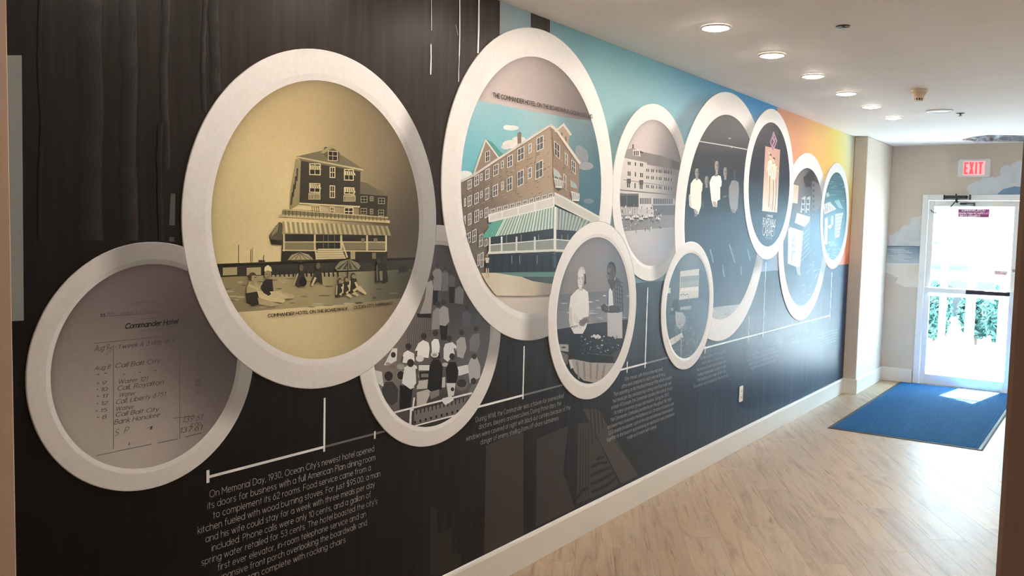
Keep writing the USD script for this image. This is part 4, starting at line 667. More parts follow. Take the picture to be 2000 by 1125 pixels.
def pic_couple():
    root, k, o = picture(4, 'round picture of a woman in a white sweater and a man in an apron', (1050, 420, 2.96),
        [((330, 200), (146, 136, 134)), ((200, 300), (140, 130, 126)), ((150, 400), (134, 126, 122)), ((300, 300), (130, 122, 120)), ((345, 135), (104, 97, 96)), ((480, 260), (104, 100, 102)), ((510, 350), (98, 95, 98)), ((340, 400), (136, 129, 127)), ((450, 200), (112, 107, 107))])
    k.P([(90, 462), (340, 442), (530, 425), (540, 640), (90, 700)], k.blend([((150, 475), (82, 82, 88)), ((330, 460), (88, 88, 93)), ((500, 445), (92, 92, 98)), ((150, 560), (146, 144, 146)), ((330, 560), (152, 149, 150)), ((330, 510), (112, 112, 116)), ((500, 540), (110, 110, 116)), ((150, 640), (120, 118, 120)), ((340, 600), (140, 137, 138))]), edge=.03)
    R_ = random.Random(11)
    for q in range(42): x, y = R_.uniform(112, 520), R_.uniform(492, 640); k.E(x, y - (x - 112) * .06, R_.uniform(10, 34), R_.uniform(2, 6), R_.choice([(184, 181, 180), (168, 165, 165), (112, 112, 116), (96, 96, 102)]), n=9, step=False)
    k.layer += 1; k.E(382, 466, 10, 4, (206, 202, 198)); k.build('surf', root, o, label='rolling grey surf', kind='stuff')
    k.P([(90, 664), (300, 628), (540, 600), (540, 980), (90, 980)], (38, 39, 45)); k.build('dark_sand', root, o)
    k.P([(116, 746), (174, 748), (174, 790), (126, 784)], (168, 162, 156)); k.P([(126, 788), (172, 808), (172, 860), (148, 870)], (110, 104, 102)); k.E(146, 765, 14, 5, (70, 66, 66)); k.build('carton', root, o)
    k.P([(184, 690), (230, 680), (276, 676), (282, 810), (178, 840)], (30, 28, 31)); k.P([(222, 432), (240, 424), (264, 428), (288, 446), (293, 530), (290, 590), (276, 650), (256, 686), (206, 686), (188, 650), (178, 620), (178, 540), (186, 470)], (228, 220, 210)); k.P([(180, 640), (205, 644), (248, 622), (250, 636), (206, 656), (186, 652)], (196, 186, 178)); k.L((186, 648, 244, 634), 3, (60, 54, 54)); k.P([(178, 540), (192, 530), (200, 640), (182, 646)], (206, 197, 188)); k.P([(200, 600), (206, 560), (262, 640), (240, 660)], (214, 205, 196), step=False)
    k.P([(232, 620), (262, 592), (292, 586), (298, 610), (280, 620), (262, 644), (240, 640)], (134, 122, 116)); [k.L((240 + 9 * j, 606 - 2 * j, 252 + 9 * j, 634 - 3 * j), 3, (44, 40, 40), step=False) for j in range(5)]
    k.P([(244, 300), (262, 310), (274, 345), (276, 392), (266, 404), (258, 380)], (52, 46, 46))
    k.P([(230, 350), (238, 324), (252, 318), (264, 334), (267, 370), (262, 402), (250, 426), (240, 430), (231, 416), (227, 385)], (216, 204, 196))
    k.P([(258, 330), (266, 345), (267, 375), (262, 402), (250, 426), (254, 395), (259, 365)], (172, 158, 150))
    k.P([(226, 348), (231, 318), (244, 300), (258, 300), (268, 318), (272, 342), (262, 336), (250, 320), (238, 326), (231, 350)], (204, 194, 186)); k.L((236, 312, 252, 304, 264, 318), 3, (150, 140, 134))
    k.L((231, 362, 240, 360), 2.5, (92, 80, 76)); k.L((248, 359, 259, 362), 2.5, (92, 80, 76)); k.E(236, 369, 3, 2.6, (84, 73, 70)); k.E(254, 369, 3.2, 2.6, (84, 73, 70)); k.P([(243, 370), (240, 390), (246, 391)], (176, 160, 152)); k.P([(234, 401), (244, 405), (254, 400), (246, 412), (238, 411)], (238, 230, 222)); k.L((233, 400, 243, 404, 255, 399), 1.8, (110, 92, 88))
    k.P([(234, 428), (252, 424), (262, 432), (250, 438), (234, 436)], (196, 186, 178)); k.E(272, 392, 3.5, 8, (36, 32, 33))
    k.build('woman', root, o, label='woman in a white turtleneck sweater')
    k.P([(398, 560), (484, 552), (486, 712), (400, 714)], (188, 180, 176)); k.P([(404, 440), (440, 350), (466, 372), (488, 430), (492, 555), (460, 566), (404, 560), (398, 500)], (72, 70, 74)); [k.L((420 + 14 * j, 380 + 8 * j, 430 + 12 * j, 550), 5, (112, 108, 108), step=False) for j in range(5)]; [k.L((445, 380 + 24 * j, 490, 392 + 24 * j), 4, (50, 48, 52), step=False) for j in range(7)]
    k.layer += 1; k.P([(406, 440), (414, 420), (428, 440), (434, 520), (404, 526)], (216, 210, 204)); k.L((426, 440, 444, 358), 4, (190, 184, 180)); k.P([(360, 528), (380, 512), (402, 530), (440, 524), (474, 528), (470, 556), (430, 566), (384, 562), (366, 550)], (58, 52, 51)); k.L((384, 530, 400, 548), 3, (120, 112, 108)); k.L((404, 520, 408, 556), 3, (170, 164, 160))
    k.P([(396, 308), (404, 280), (420, 268), (436, 276), (446, 306), (447, 342), (438, 376), (424, 404), (412, 408), (404, 392), (400, 368), (393, 356), (398, 340)], (70, 61, 59))
    k.P([(398, 312), (408, 300), (420, 312), (416, 330), (402, 334)], (104, 93, 89)); k.P([(398, 344), (406, 342), (410, 364), (402, 372), (394, 358)], (112, 100, 95)); k.P([(410, 350), (424, 346), (422, 372), (412, 378)], (92, 82, 78)); k.L((399, 337, 412, 333), 3, (30, 27, 27)); k.E(406, 340, 3, 3.4, (24, 22, 23)); k.L((402, 382, 414, 380), 3, (36, 30, 30)); k.P([(420, 268), (438, 276), (448, 306), (448, 340), (440, 322), (434, 300), (422, 284), (406, 282)], (34, 31, 32)); k.E(438, 338, 5, 10, (84, 74, 71)); k.P([(414, 404), (440, 372), (446, 402), (424, 440)], (58, 51, 50))
    k.build('man', root, o, label='man in a plaid shirt and white apron')
    k.P([(176, 832), (250, 800), (260, 720), (330, 690), (400, 700), (500, 720), (490, 800), (440, 858), (300, 852)], (32, 33, 36))
    for q in range(80):
        x, y = R_.uniform(238, 470), R_.uniform(690, 810)
        k.E(x, y, R_.uniform(2, 7), R_.uniform(2, 6), R_.choice([(196, 190, 184), (120, 117, 116), (84, 82, 84), (56, 56, 60)]), n=7, step=False)
    k.layer += 1; [k.E(322 + 10 * j, 698 + (j % 2) * 7, 9, 9, (216, 210, 204)) for j in range(4)]; k.P([(290, 800), (430, 812), (424, 854), (300, 850)], (24, 24, 27)); k.L((290, 800, 430, 812), 3, (90, 88, 90)); k.P([(428, 800), (480, 770), (500, 740), (470, 840), (440, 860)], (70, 67, 66))
    k.build('food_tray', root, o, label='dark trays heaped with shellfish')
    k.P([(174, 836), (200, 832), (300, 852), (442, 856), (420, 905), (380, 945), (320, 968), (260, 956), (210, 910)], (168, 158, 150)); [k.P([(215 + 40 * j, 842 + 5 * j), (228 + 40 * j, 844 + 5 * j), (238 + 34 * j, 950), (228 + 34 * j, 946)], (140, 130, 124), step=False) for j in range(5)]; k.P([(174, 836), (190, 834), (202, 880), (186, 890)], (200, 192, 184))
    k.build('tablecloth', root, o, label='pale hanging tablecloth')

def pic_bw_hotel():
    root, k, o = picture(5, 'round black and white picture of a pale hotel above a crowded beach with umbrellas', (1180, 190, 3.041),
        [((250, 190), (196, 180, 174)), ((200, 240), (196, 180, 173)), ((330, 220), (150, 138, 135)), ((400, 300), (104, 96, 97)), ((420, 360), (92, 86, 88)), ((180, 820), (192, 182, 176)), ((260, 860), (186, 176, 172)), ((330, 910), (152, 149, 152)), ((380, 820), (118, 119, 126)), ((250, 970), (166, 160, 160)), ((330, 760), (160, 152, 150))])
    dkc = (58, 54, 52)
    k.P([(60, 700), (420, 690), (420, 770), (60, 800)], (128, 120, 116)); k.build('beach', root, o)
    k.P([(100, 352), (250, 384), (250, 430), (450, 470), (450, 600), (60, 600), (60, 520)], k.blend([((120, 400), (204, 192, 180)), ((200, 450), (198, 186, 175)), ((280, 480), (184, 173, 164)), ((350, 500), (140, 132, 128)), ((410, 520), (96, 92, 93)), ((100, 540), (190, 178, 168))]), edge=.03)
    k.P([(130, 312), (165, 300), (232, 326), (340, 348), (440, 385), (450, 434), (250, 400), (250, 384), (104, 352)], k.blend([((150, 330), (140, 128, 120)), ((250, 350), (120, 110, 105)), ((350, 380), (104, 97, 95)), ((430, 410), (70, 67, 68))]), edge=.04)
    k.L((104, 354, 250, 387), 3, (84, 76, 72)); k.P([(163, 280), (172, 280), (172, 304), (163, 304)], (96, 84, 78)); k.P([(166, 312), (205, 308), (212, 352), (168, 346)], (206, 195, 184)); [k.B(172 + 11 * j, 318, 179 + 11 * j, 346, (60, 54, 51)) for j in range(3)]; k.P([(206, 318), (232, 330), (216, 334)], (50, 46, 45))
    for y0, y1, xs_ in ((382, 402, (136, 146, 178, 209, 219)), (440, 466, (136, 146, 178, 209, 219)), (505, 536, (132, 142, 176, 207, 217))):
        for x in xs_: k.B(x, y0 + (x - 136) * .12, x + 7, y1 + (x - 136) * .12, dkc, step=False)
    for x in (134, 208): k.B(x - 4, 484 + (x - 134) * .1, x + 20, 512 + (x - 134) * .1, (76, 70, 66))
    for j, x in enumerate((246, 256, 275, 285, 305, 320, 330, 352, 362, 376, 392)):
        for y in (424, 466, 520): k.B(x, y + (x - 246) * .1, x + 6, y + 18 + (x - 246) * .1, tuple(int(c * (1.2 - .02 * j)) for c in dkc), step=False)
    k.layer += 1; k.L((110, 490, 420, 535), 3, (92, 84, 80)); k.L((60, 548, 410, 580), 7, (110, 101, 96))
    k.build('pale_hotel', root, o, label='pale five-storey hotel with dormer')
    k.P([(60, 566), (200, 580), (200, 652), (60, 648)], (62, 60, 57)); k.B(60, 572, 200, 584, (96, 90, 86)); k.L((130, 575, 130, 650), 3, (120, 112, 108)); k.P([(60, 648), (200, 652), (200, 690), (60, 700)], (176, 166, 158)); [k.L((80 + 14 * j, 650, 80 + 14 * j, 695), 2, (110, 102, 98), step=False) for j in range(9)]
    k.P([(203, 588), (284, 596), (284, 668), (203, 662)], (196, 185, 176)); [k.B(208 + 10 * j, 598, 215 + 10 * j, 634, (86, 80, 78), step=False) for j in range(7)]; k.P([(284, 598), (420, 610), (420, 640), (284, 640)], (150, 143, 140)); [k.B(288 + 13 * j, 602, 299 + 13 * j, 634, (88, 86, 88), step=False) for j in range(9)]
    k.layer += 1; k.P([(284, 642), (420, 640), (420, 700), (284, 700)], (96, 93, 95)); k.P([(205, 664), (290, 668), (290, 705), (205, 705)], (184, 174, 167)); k.build('sun_porch', root, o, label='glazed porches along the ground floor')
    for x, y, r in ((92, 716, 16), (135, 714, 20), (182, 708, 24), (236, 710, 20), (272, 704, 17), (310, 720, 16), (160, 722, 14), (214, 722, 15)):
        k.B(x - r * .7, y, x + r * .7, y + 16, (72, 66, 64)); k.P([(x - r, y + 6), (x - r * .6, y - 6), (x, y - 11), (x + r * .6, y - 6), (x + r, y + 6)], (208, 198, 188)); k.L((x, y - 10, x, y + 26), 2, (80, 74, 72)); k.build('beach_umbrella', root, o); k.layer -= 2
    R_ = random.Random(4)
    for q in range(90): x, y = R_.uniform(80, 360), R_.uniform(640, 790); k.E(x, y, R_.uniform(1.5, 4), R_.uniform(3, 9), R_.choice([(60, 55, 54), (88, 80, 77), (206, 196, 186), (112, 104, 100)]), n=7, step=False)
    k.layer += 4; [k.L((188 - 3 * j, 760 + 30 * j, 186 - 3 * j, 775 + 32 * j), 3, (90, 84, 82)) for j in range(2)]; k.build('beach_crowd', root, o, label='small figures on the sand', kind='stuff')

def pic_room():
    root, k, o = picture(6, 'smallest low round picture, a bluish dining room with a window onto the beach', (1280, 460, 4.167),
        [((280, 170), (112, 124, 134)), ((400, 330), (76, 96, 118)), ((130, 400), (84, 100, 114)), ((250, 640), (62, 84, 108)), ((400, 650), (72, 96, 122)), ((120, 700), (60, 78, 96)), ((300, 900), (96, 112, 124)), ((200, 980), (84, 100, 112)), ((380, 800), (92, 116, 138))])
    k.B(110, 270, 190, 620, (74, 88, 102)); [k.L((125 + 18 * j, 280, 122 + 18 * j, 600), 3, (96, 112, 124), step=False) for j in range(4)]; k.P([(350, 280), (430, 300), (430, 560), (345, 500)], (66, 84, 104)); [k.L((362 + 16 * j, 290, 360 + 16 * j, 500), 3, (84, 104, 124), step=False) for j in range(4)]; k.layer += 1; k.B(95, 425, 118, 470, (190, 194, 194)); k.build('curtain', root, o, label='dark curtains beside the window')
    k.P([(198, 290), (352, 270), (346, 502), (188, 522)], (196, 199, 196)); k.P([(202, 334), (349, 322), (347, 412), (196, 428)], (134, 146, 152)); k.P([(202, 380), (348, 366), (347, 402), (198, 420)], (152, 160, 162))
    [k.P([(200 + 24 * j, 455 - 2 * j), (206 + 24 * j, 432 - 2 * j), (216 + 24 * j, 422 - 2 * j), (226 + 24 * j, 432 - 2 * j), (226 + 24 * j, 455 - 2 * j)], (218, 218, 212)) for j in range(6)]; [k.E(206 + 16 * j, 484 - (j % 2) * 6, 5, 5, (70, 78, 84), step=False) for j in range(4)]
    k.layer += 1; k.L((188, 524, 346, 504), 5, (150, 158, 160)); k.P([(250, 520), (286, 516), (288, 550), (248, 552)], (70, 88, 100)); k.L((266, 480, 268, 545), 4, (150, 160, 164)); k.build('picture_window', root, o, label='bright window onto umbrellas and sea')
    k.P([(140, 530), (180, 515), (190, 600), (170, 650), (110, 640)], (46, 62, 80)); k.P([(200, 580), (286, 570), (284, 600), (196, 606)], (150, 162, 168)); k.B(122, 588, 142, 612, (130, 146, 154)); k.build('dark_chair', root, o)
    k.P([(158, 612), (172, 622), (216, 626), (240, 664), (240, 700), (222, 740), (194, 762), (166, 736), (158, 680)], (158, 172, 180)); k.L((205, 760, 205, 1000), 6, (164, 178, 184)); k.build('white_table', root, o); k.P([(104, 850), (180, 806), (212, 790), (222, 826), (150, 880), (120, 898)], (202, 206, 204)); k.build('white_table', root, o)
    R_ = random.Random(8)
    for q in range(190):
        x, y = R_.uniform(140, 350), R_.uniform(660, 1000)
        if x + y < 930 - 100: continue
        a = R_.uniform(0, 6.28); r = R_.uniform(5, 13); t = np.linspace(a, a + R_.uniform(1.5, 4), 6); k.L(np.stack([x + r * np.cos(t), y + r * .9 * np.sin(t)], 1).ravel(), 3.2, R_.choice([(150, 162, 168), (128, 144, 154), (58, 78, 98), (110, 130, 144)]), step=False)
    k.layer += 1; k.build('patterned_carpet', root, o, label='swirling patterned carpet', kind='stuff')

def pic_group():
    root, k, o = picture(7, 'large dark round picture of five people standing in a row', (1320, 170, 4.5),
        [((440, 300), (58, 55, 58)), ((300, 400), (54, 51, 54)), ((550, 500), (50, 49, 54)), ((400, 650), (38, 40, 48)), ((300, 1000), (30, 34, 44)), ((500, 1150), (32, 40, 54)), ((350, 1500), (36, 48, 66)), ((520, 1700), (40, 56, 78)), ((380, 1900), (44, 62, 86)), ((480, 2030), (58, 72, 92))])  # lower blues mix the hazy door reflection into the print colour
    k.L((195, 476, 470, 521, 625, 550), 9, (190, 184, 178)); k.E(468, 451, 12, 6, (150, 144, 140)); k.E(487, 530, 5, 5, (206, 200, 194)); k.build('light_bar', root, o, label='bright bar across the top of the photo')
    F = (150, 138, 128)
    def person_(n, hx, hy, rx, ry, body, col, face, extra=()):
        k.P(body, col); k.P([(hx - rx * .5, hy + ry * .6), (hx + rx * .5, hy + ry * .6), (hx + rx * .6, hy + ry * 1.3), (hx - rx * .6, hy + ry * 1.3)], face); k.E(hx, hy, rx, ry, face); k.P([(hx - rx, hy - ry * .35), (hx - rx * .8, hy - ry * .85), (hx, hy - ry * 1.08), (hx + rx * .8, hy - ry * .85), (hx + rx, hy - ry * .35), (hx + rx * .5, hy - ry * .72), (hx - rx * .5, hy - ry * .72)], (34, 32, 34)); k.P([(hx + rx * .35, hy - ry * .6), (hx + rx * .95, hy - ry * .3), (hx + rx * .9, hy + ry * .4), (hx + rx * .4, hy + ry * .9)], tuple(int(v * .72) for v in face)); k.L((hx + rx * .1, hy - ry * .1, hx + rx * .2, hy + ry * .25), 3, tuple(int(v * .7) for v in face)); k.L((hx - rx * .6, hy - ry * .05, hx - rx * .1, hy - ry * .05), 4, (50, 45, 44)); k.L((hx + rx * .1, hy - ry * .05, hx + rx * .7, hy - ry * .05), 4, (50, 45, 44)); k.L((hx - rx * .4, hy + ry * .5, hx + rx * .4, hy + ry * .5), 4, (76, 66, 62))
        for e in extra: k.P(e[0], e[1])
        k.build('standing_person', root, o, label=n)
    person_('person in a pale short-sleeved shirt', 180, 752, 17, 52, [(125, 850), (150, 812), (176, 800), (206, 812), (230, 850), (222, 960), (215, 1050), (192, 1120), (164, 1100), (150, 1072), (130, 1060), (112, 1040), (110, 950), (120, 940)], (240, 230, 212), F, [([(150, 1070), (168, 1074), (190, 1100), (180, 1128), (160, 1110)], (160, 146, 134)), ([(110, 950), (122, 942), (134, 1054), (120, 1058)], (206, 196, 180))])
    person_('person in a black dress', 265, 820, 17, 50, [(220, 920), (240, 895), (268, 905), (300, 885), (312, 960), (318, 1100), (215, 1100)], (26, 26, 31), (140, 128, 118), [([(228, 990), (234, 988), (236, 1060), (230, 1060)], (90, 82, 78))])
    person_('tallest person in a white shirt and bow tie', 354, 692, 18, 58, [(290, 840), (310, 790), (345, 768), (388, 782), (398, 830), (388, 985), (360, 1000), (356, 1056), (322, 1050), (306, 990), (296, 900)], (242, 234, 220), (156, 144, 134), [([(334, 768), (348, 774), (362, 768), (360, 788), (348, 778), (336, 788)], (30, 28, 30)), ([(318, 1000), (350, 1012), (356, 1058), (326, 1052)], (170, 156, 144))])
    person_('person with long hair in a black dress', 429, 745, 17, 54, [(385, 880), (405, 860), (430, 866), (458, 858), (472, 900), (466, 1100), (382, 1100)], (26, 26, 31), (146, 134, 124), [([(408, 960), (440, 950), (442, 964), (412, 974)], (100, 92, 88))])
    person_('person in a grey shaded shirt', 513, 760, 14, 48, [(462, 880), (485, 824), (512, 814), (545, 836), (550, 900), (540, 1060), (512, 1110), (484, 1090), (468, 1040), (460, 960)], (138, 133, 132), (74, 70, 70), [([(486, 1070), (510, 1080), (514, 1106), (492, 1106)], (120, 112, 108))])
    s2 = 4.5 / 4.329
    for a in ((285, 290, 300, 350, 310, 402), (445, 248, 470, 320, 494, 405), (390, 420, 396, 480, 405, 525), (546, 430, 548, 505), (603, 290, 612, 340, 625, 385), (150, 0, 170, 8)):
        q = np.array(a, float).reshape(-1, 2) * s2; q[:, 1] += 250 * 4.5; k.L(q.ravel(), 10, (118, 132, 148))
    k.build('pale_leg', root, o, split=True)
    q = np.array([(290, 784), (420, 766), (545, 754), (545, 900), (290, 900)], float) * s2; q[:, 1] += 1125; k.P(q, (172, 176, 176)); R_ = random.Random(6)
    for j in range(30): k.E(R_.uniform(320, 540), 1125 + s2 * R_.uniform(775, 870), R_.uniform(5, 12), R_.uniform(3, 6), R_.choice([(148, 152, 154), (190, 192, 190)]), n=7, step=False)
    k.build('pale_floor', root, o)

def pic_cabaret():
    root, k, o = picture(8, 'dark round picture of a cabaret poster with two dancers and tall white lettering', (1440, 200, 3.517),
        [((230, 200), (40, 37, 45)), ((130, 400), (38, 38, 48)), ((320, 400), (40, 42, 54)), ((120, 700), (34, 42, 58)), ((320, 700), (36, 48, 68)), ((220, 950), (38, 52, 76))])
    k.P([(189, 300), (291, 326), (270, 756), (167, 746)], k.blend([((230, 340), (184, 152, 138)), ((200, 420), (190, 162, 148)), ((280, 420), (180, 150, 138)), ((230, 600), (206, 184, 170)), ((200, 720), (216, 204, 194)), ((260, 720), (210, 198, 188))]), edge=.04); k.build('poster', root, o, label='tan poster panel')
    k.P([(246, 198), (271, 264), (240, 342), (221, 272)], (176, 140, 158)); k.P([(246, 212), (265, 264), (240, 326), (227, 272)], (92, 58, 84)); k.L((250, 222, 240, 250, 252, 268, 238, 296, 244, 316), 5, (196, 160, 176)); k.E(254, 252, 6, 10, (160, 118, 142)); k.build('diamond_emblem', root, o, label='mauve diamond emblem')
    wht, ln = (232, 222, 210), (70, 54, 48)
    def dancer(x, y, f):
        k.E(x, y, 7, 17, (206, 182, 164)); k.P([(x - 9, y - 4), (x - 2, y - 24), (x + 9, y - 14), (x + 8, y), (x, y - 10)], ln); k.P([(x - 12, y + 30), (x + 10, y + 22), (x + 18, y + 70), (x + 8, y + 140), (x - 14, y + 128), (x - 18, y + 70)], wht); [k.L((x - 6 + 12 * j, y + 44, x - 2 + 8 * j, y + 116), 1.4, ln, step=False) for j in range(2)]; k.layer += 1
        k.P([(x - 14, y + 122), (x, y + 138), (x - 4, y + 250), (x - 10, y + 320), (x - 14, y + 350), (x - 18, y + 350), (x - 18, y + 250)], (214, 190, 172)); k.P([(x, y + 136), (x + 12, y + 132), (x + 14, y + 240), (x + 8, y + 330), (x + 2, y + 352), (x, y + 330), (x + 2, y + 240)], (220, 198, 180)); k.L((x - 2, y + 130, x - 4, y + 260, x - 10, y + 345), 3, ln); k.L((x + 14, y + 130, x + 15, y + 240, x + 6, y + 352), 3, ln); k.L((x - 14, y + 34, x - 30 * f, y + 70, x - 22, y + 110), 4, (208, 184, 166))
        k.build('dancer', root, o)
    dancer(222, 372, 1); dancer(247, 398, .4)
    for j in range(14): R_ = random.Random(j); k.E(R_.uniform(190, 280), R_.uniform(330, 480), 3, 7, (226, 210, 196), n=8, step=False)
    k.build('confetti', root, o, kind='stuff'); wt = (222, 226, 230)
    k.T('COMMANDER', (198, 786), (240, 792), 16, wt, .11); k.T('BOARDWALK', (171, 838), (258, 850), 46, wt, .09); k.T('CABARET', (170, 912), (252, 918), 66, wt, .075); k.T('1985-1992', (188, 936), (234, 940), 14, (150, 160, 172), .1); k.build('poster_lettering', root, o, label='tall narrow white lettering')

def pic_aerial():
    root, k, o = picture(9, 'bluish round aerial picture of a white block-shaped hotel', (1510, 290, 3.2125),
        [((230, 160), (66, 64, 70)), ((170, 180), (128, 128, 132)), ((280, 220), (60, 60, 68)), ((260, 420), (70, 86, 110)), ((260, 600), (92, 126, 158)), ((180, 900), (96, 132, 164)), ((100, 700), (62, 84, 110)), ((230, 780), (110, 142, 170)), ((130, 560), (66, 80, 98))])
    k.P([(186, 182), (240, 128), (258, 200), (236, 240), (200, 244)], (44, 43, 50)); k.P([(240, 200), (300, 230), (310, 340), (244, 420)], (110, 108, 112)); [k.B(246, 220 + 34 * j, 256, 238 + 34 * j, (58, 57, 63)) for j in range(6)]; k.P([(120, 224), (158, 234), (150, 346), (114, 340)], (202, 194, 180)); k.build('rooftop', root, o)
    for x in (178, 208): k.P([(x, 308), (x + 24, 298), (x + 14, 416), (x - 10, 400)], (176, 180, 184)); [k.B(x, 320 + 34 * j, x + 14, 344 + 34 * j, (70, 82, 98), step=False) for j in range(3)]
    k.layer += 1; k.build('balcony_tower', root, o); k.P([(146, 404), (230, 430), (216, 502), (132, 466)], (208, 212, 210)); k.L((196, 420, 196, 480), 3, (140, 150, 160)); k.build('flat_roof', root, o)
    k.P([(165, 526), (232, 450), (222, 690), (170, 752)], (98, 124, 152)); [k.L((168, 560 + 30 * j, 224, 500 + 30 * j), 4, (150, 172, 194), step=False) for j in range(6)]; k.layer += 1; k.P([(92, 488), (186, 520), (166, 752), (88, 722)], (208, 212, 208)); k.L((120, 500, 112, 734), 3, (160, 166, 168)); [k.B(118, 560 + 40 * j, 136, 580 + 40 * j, (176, 182, 184)) for j in range(3)]; k.P([(88, 480), (96, 470), (104, 500), (92, 500)], (120, 128, 136)); k.P([(140, 745), (165, 740), (172, 800), (150, 790)], (176, 186, 190)); k.build('white_hotel_block', root, o, label='white hotel block seen from above')
    R_ = random.Random(2)
    for j in range(40): x, y = R_.uniform(170, 280), R_.uniform(640, 920); k.L((x, y, x + R_.uniform(6, 26), y - R_.uniform(-4, 22)), 3, R_.choice([(160, 182, 200), (190, 204, 214), (84, 112, 142)]), step=False)
    k.build('street', root, o, label='streets and cars around the hotel', kind='stuff')

def pic_far():
    root, k, o = picture(10, 'last round picture at the far end, a teal aerial view with sea', (1510, 290, 3.2125),
        [((390, 180), (62, 112, 132)), ((350, 240), (70, 118, 136)), ((430, 300), (58, 102, 124)), ((400, 340), (72, 122, 142)), ((330, 430), (66, 104, 124)), ((440, 480), (66, 118, 144)), ((370, 660), (100, 150, 174)), ((330, 620), (84, 130, 156))])
    R_ = random.Random(9)
    for j in range(26): x, y = R_.uniform(330, 450), R_.uniform(170, 350); k.E(x, y, R_.uniform(10, 26), R_.uniform(1.5, 4), R_.choice([(96, 146, 160), (116, 162, 174), (50, 96, 118)]), n=8, step=False)
    k.layer += 1; k.P([(380, 330), (410, 320), (436, 380), (410, 372)], (130, 176, 190)); k.P([(330, 280), (346, 276), (350, 300), (332, 304)], (160, 192, 204)); k.build('sea', root, o, label='teal sea with pale wave lines', kind='stuff')
    k.P([(312, 352), (352, 334), (394, 380), (318, 414)], (192, 200, 198)); [k.L((322 + 14 * j, 352 + 4 * j, 330 + 14 * j, 400 - 4 * j), 4, (120, 140, 152)) for j in range(4)]; k.P([(316, 384), (340, 372), (346, 392), (320, 404)], (170, 148, 140)); k.build('rooftop', root, o)
    k.P([(322, 440), (338, 428), (340, 470), (336, 604), (318, 600)], (206, 218, 222)); k.P([(362, 424), (376, 422), (374, 480), (360, 480)], (180, 206, 216)); k.P([(386, 412), (438, 402), (428, 440), (412, 556), (384, 562)], (182, 208, 220)); [k.L((388, 430 + 22 * j, 430, 420 + 22 * j), 4, (96, 140, 166)) for j in range(6)]; k.P([(340, 490), (356, 474), (366, 490), (352, 508)], (196, 212, 218)); k.build('white_tower', root, o, label='white tower blocks')
    [k.E(350 + 12 * j, 590 + (j % 2) * 16, 10, 7, (150, 190, 208)) for j in range(4)]; [k.E(R_.uniform(330, 420), R_.uniform(630, 690), 6, 3, (150, 190, 206), n=7, step=False) for j in range(22)]; k.build('beach_edge', root, o)

for fn in (pic_bill, pic_sepia, pic_colour, pic_crowd, pic_couple, pic_bw_hotel, pic_room, pic_group, pic_cabaret, pic_aerial, pic_far): fn()
# ------------------------------------------------------------------ ceiling fittings
def lamp_parts(p):
    obj('trim_ring', lathe([(.068, -.002), (.086, -.002), (.090, -.0045), (.088, -.0085), (.080, -.0105), (.072, -.007), (.068, -.002)], 48), M['lamp_trim'], p, smooth=40)
    obj('lamp_lens', lathe([(0, -.0205), (.030, -.0198), (.055, -.0160), (.068, -.0095), (.0712, -.0040), (0, -.0040)], 40), M['lens'], p, smooth=40)
LX = [(3.28, -.600), (4.044, -.621), (4.815, -.637), (5.568, -.644), (6.353, -.646), (7.091, -.647), (7.844, -.652), (2.52, -.59), (1.75, -.59)]  # last two are added out of frame to brighten the near mural
order = ['ceiling downlight at the very top edge of the picture, its glow just in frame', 'nearest fully visible ceiling downlight, the one highest in the picture', 'second fully visible ceiling downlight from the top of the row', 'third fully visible ceiling downlight from the top of the row', 'fourth fully visible ceiling downlight, third from the far end', 'fifth fully visible ceiling downlight, next to last before the far end', 'farthest ceiling downlight of the row, nearest the beige column', 'added ceiling downlight above the sepia hotel picture, out of frame', 'added ceiling downlight above the handwritten bill picture, out of frame']
l0 = tag(thing('ceiling_downlight', (LX[0][0], LX[0][1], H)), order[0], 'downlight', 'lit round downlights in one row along the mural'); SCL[:] = [.80, .95]; lamp_parts(l0); SCL[:] = [1.0, 1.0]
for (x, y), lab in list(zip(LX, order))[1:]: dup(l0, (x, y, H), lab)

for j, (x, y) in enumerate([(2.2, -2.55), (3.7, -2.55), (5.2, -2.55), (6.7, -2.55), (8.2, -2.55), (-1.2, -1.6)]):  # added lamps out of view that raise the overall brightness
    dup(l0, (x, y, H), ('added ceiling downlight along the right side of the hall, out of frame' if x > 0 else 'added ceiling downlight in the unseen room behind the viewer'), 'added downlights along the right side of the hall' if x > 0 else 'added downlight behind the viewer')
SCL[:] = [.66, .68]
sd = tag(thing('smoke_detector', (6.42, -1.10, H)), 'cream cone-shaped smoke detector hanging from the ceiling', 'smoke detector')
obj('base_plate', lathe([(0, -.001), (.078, -.001), (.080, -.006), (.078, -.030), (.072, -.034), (0, -.034)]), M['cream_plastic'], sd, smooth=30)
obj('body', lathe([(0, -.034), (.066, -.034), (.064, -.045), (.044, -.086), (0, -.086)]), M['cream_plastic'], sd, smooth=30)
obj('dark_vent', lathe([(0, -.086), (.036, -.086), (.035, -.104), (0, -.104)]), M['black'], sd, smooth=30)
for k in range(10):
    a = 2 * math.pi * k / 10; obj('vent_rib', moved(box(.034, -.005, -.104, .042, .005, -.085), trimesh.transformations.rotation_matrix(a, [0, 0, 1])), M['cream_plastic'], sd)
obj('cap', lathe([(0, -.104), (.039, -.104), (.037, -.113), (0, -.115)]), M['cream_plastic'], sd, smooth=30)
obj('indicator_light', moved(trimesh.creation.icosphere(2, .009), trimesh.transformations.translation_matrix((-.05, -.060, -.022))), M['white_plastic'], sd)

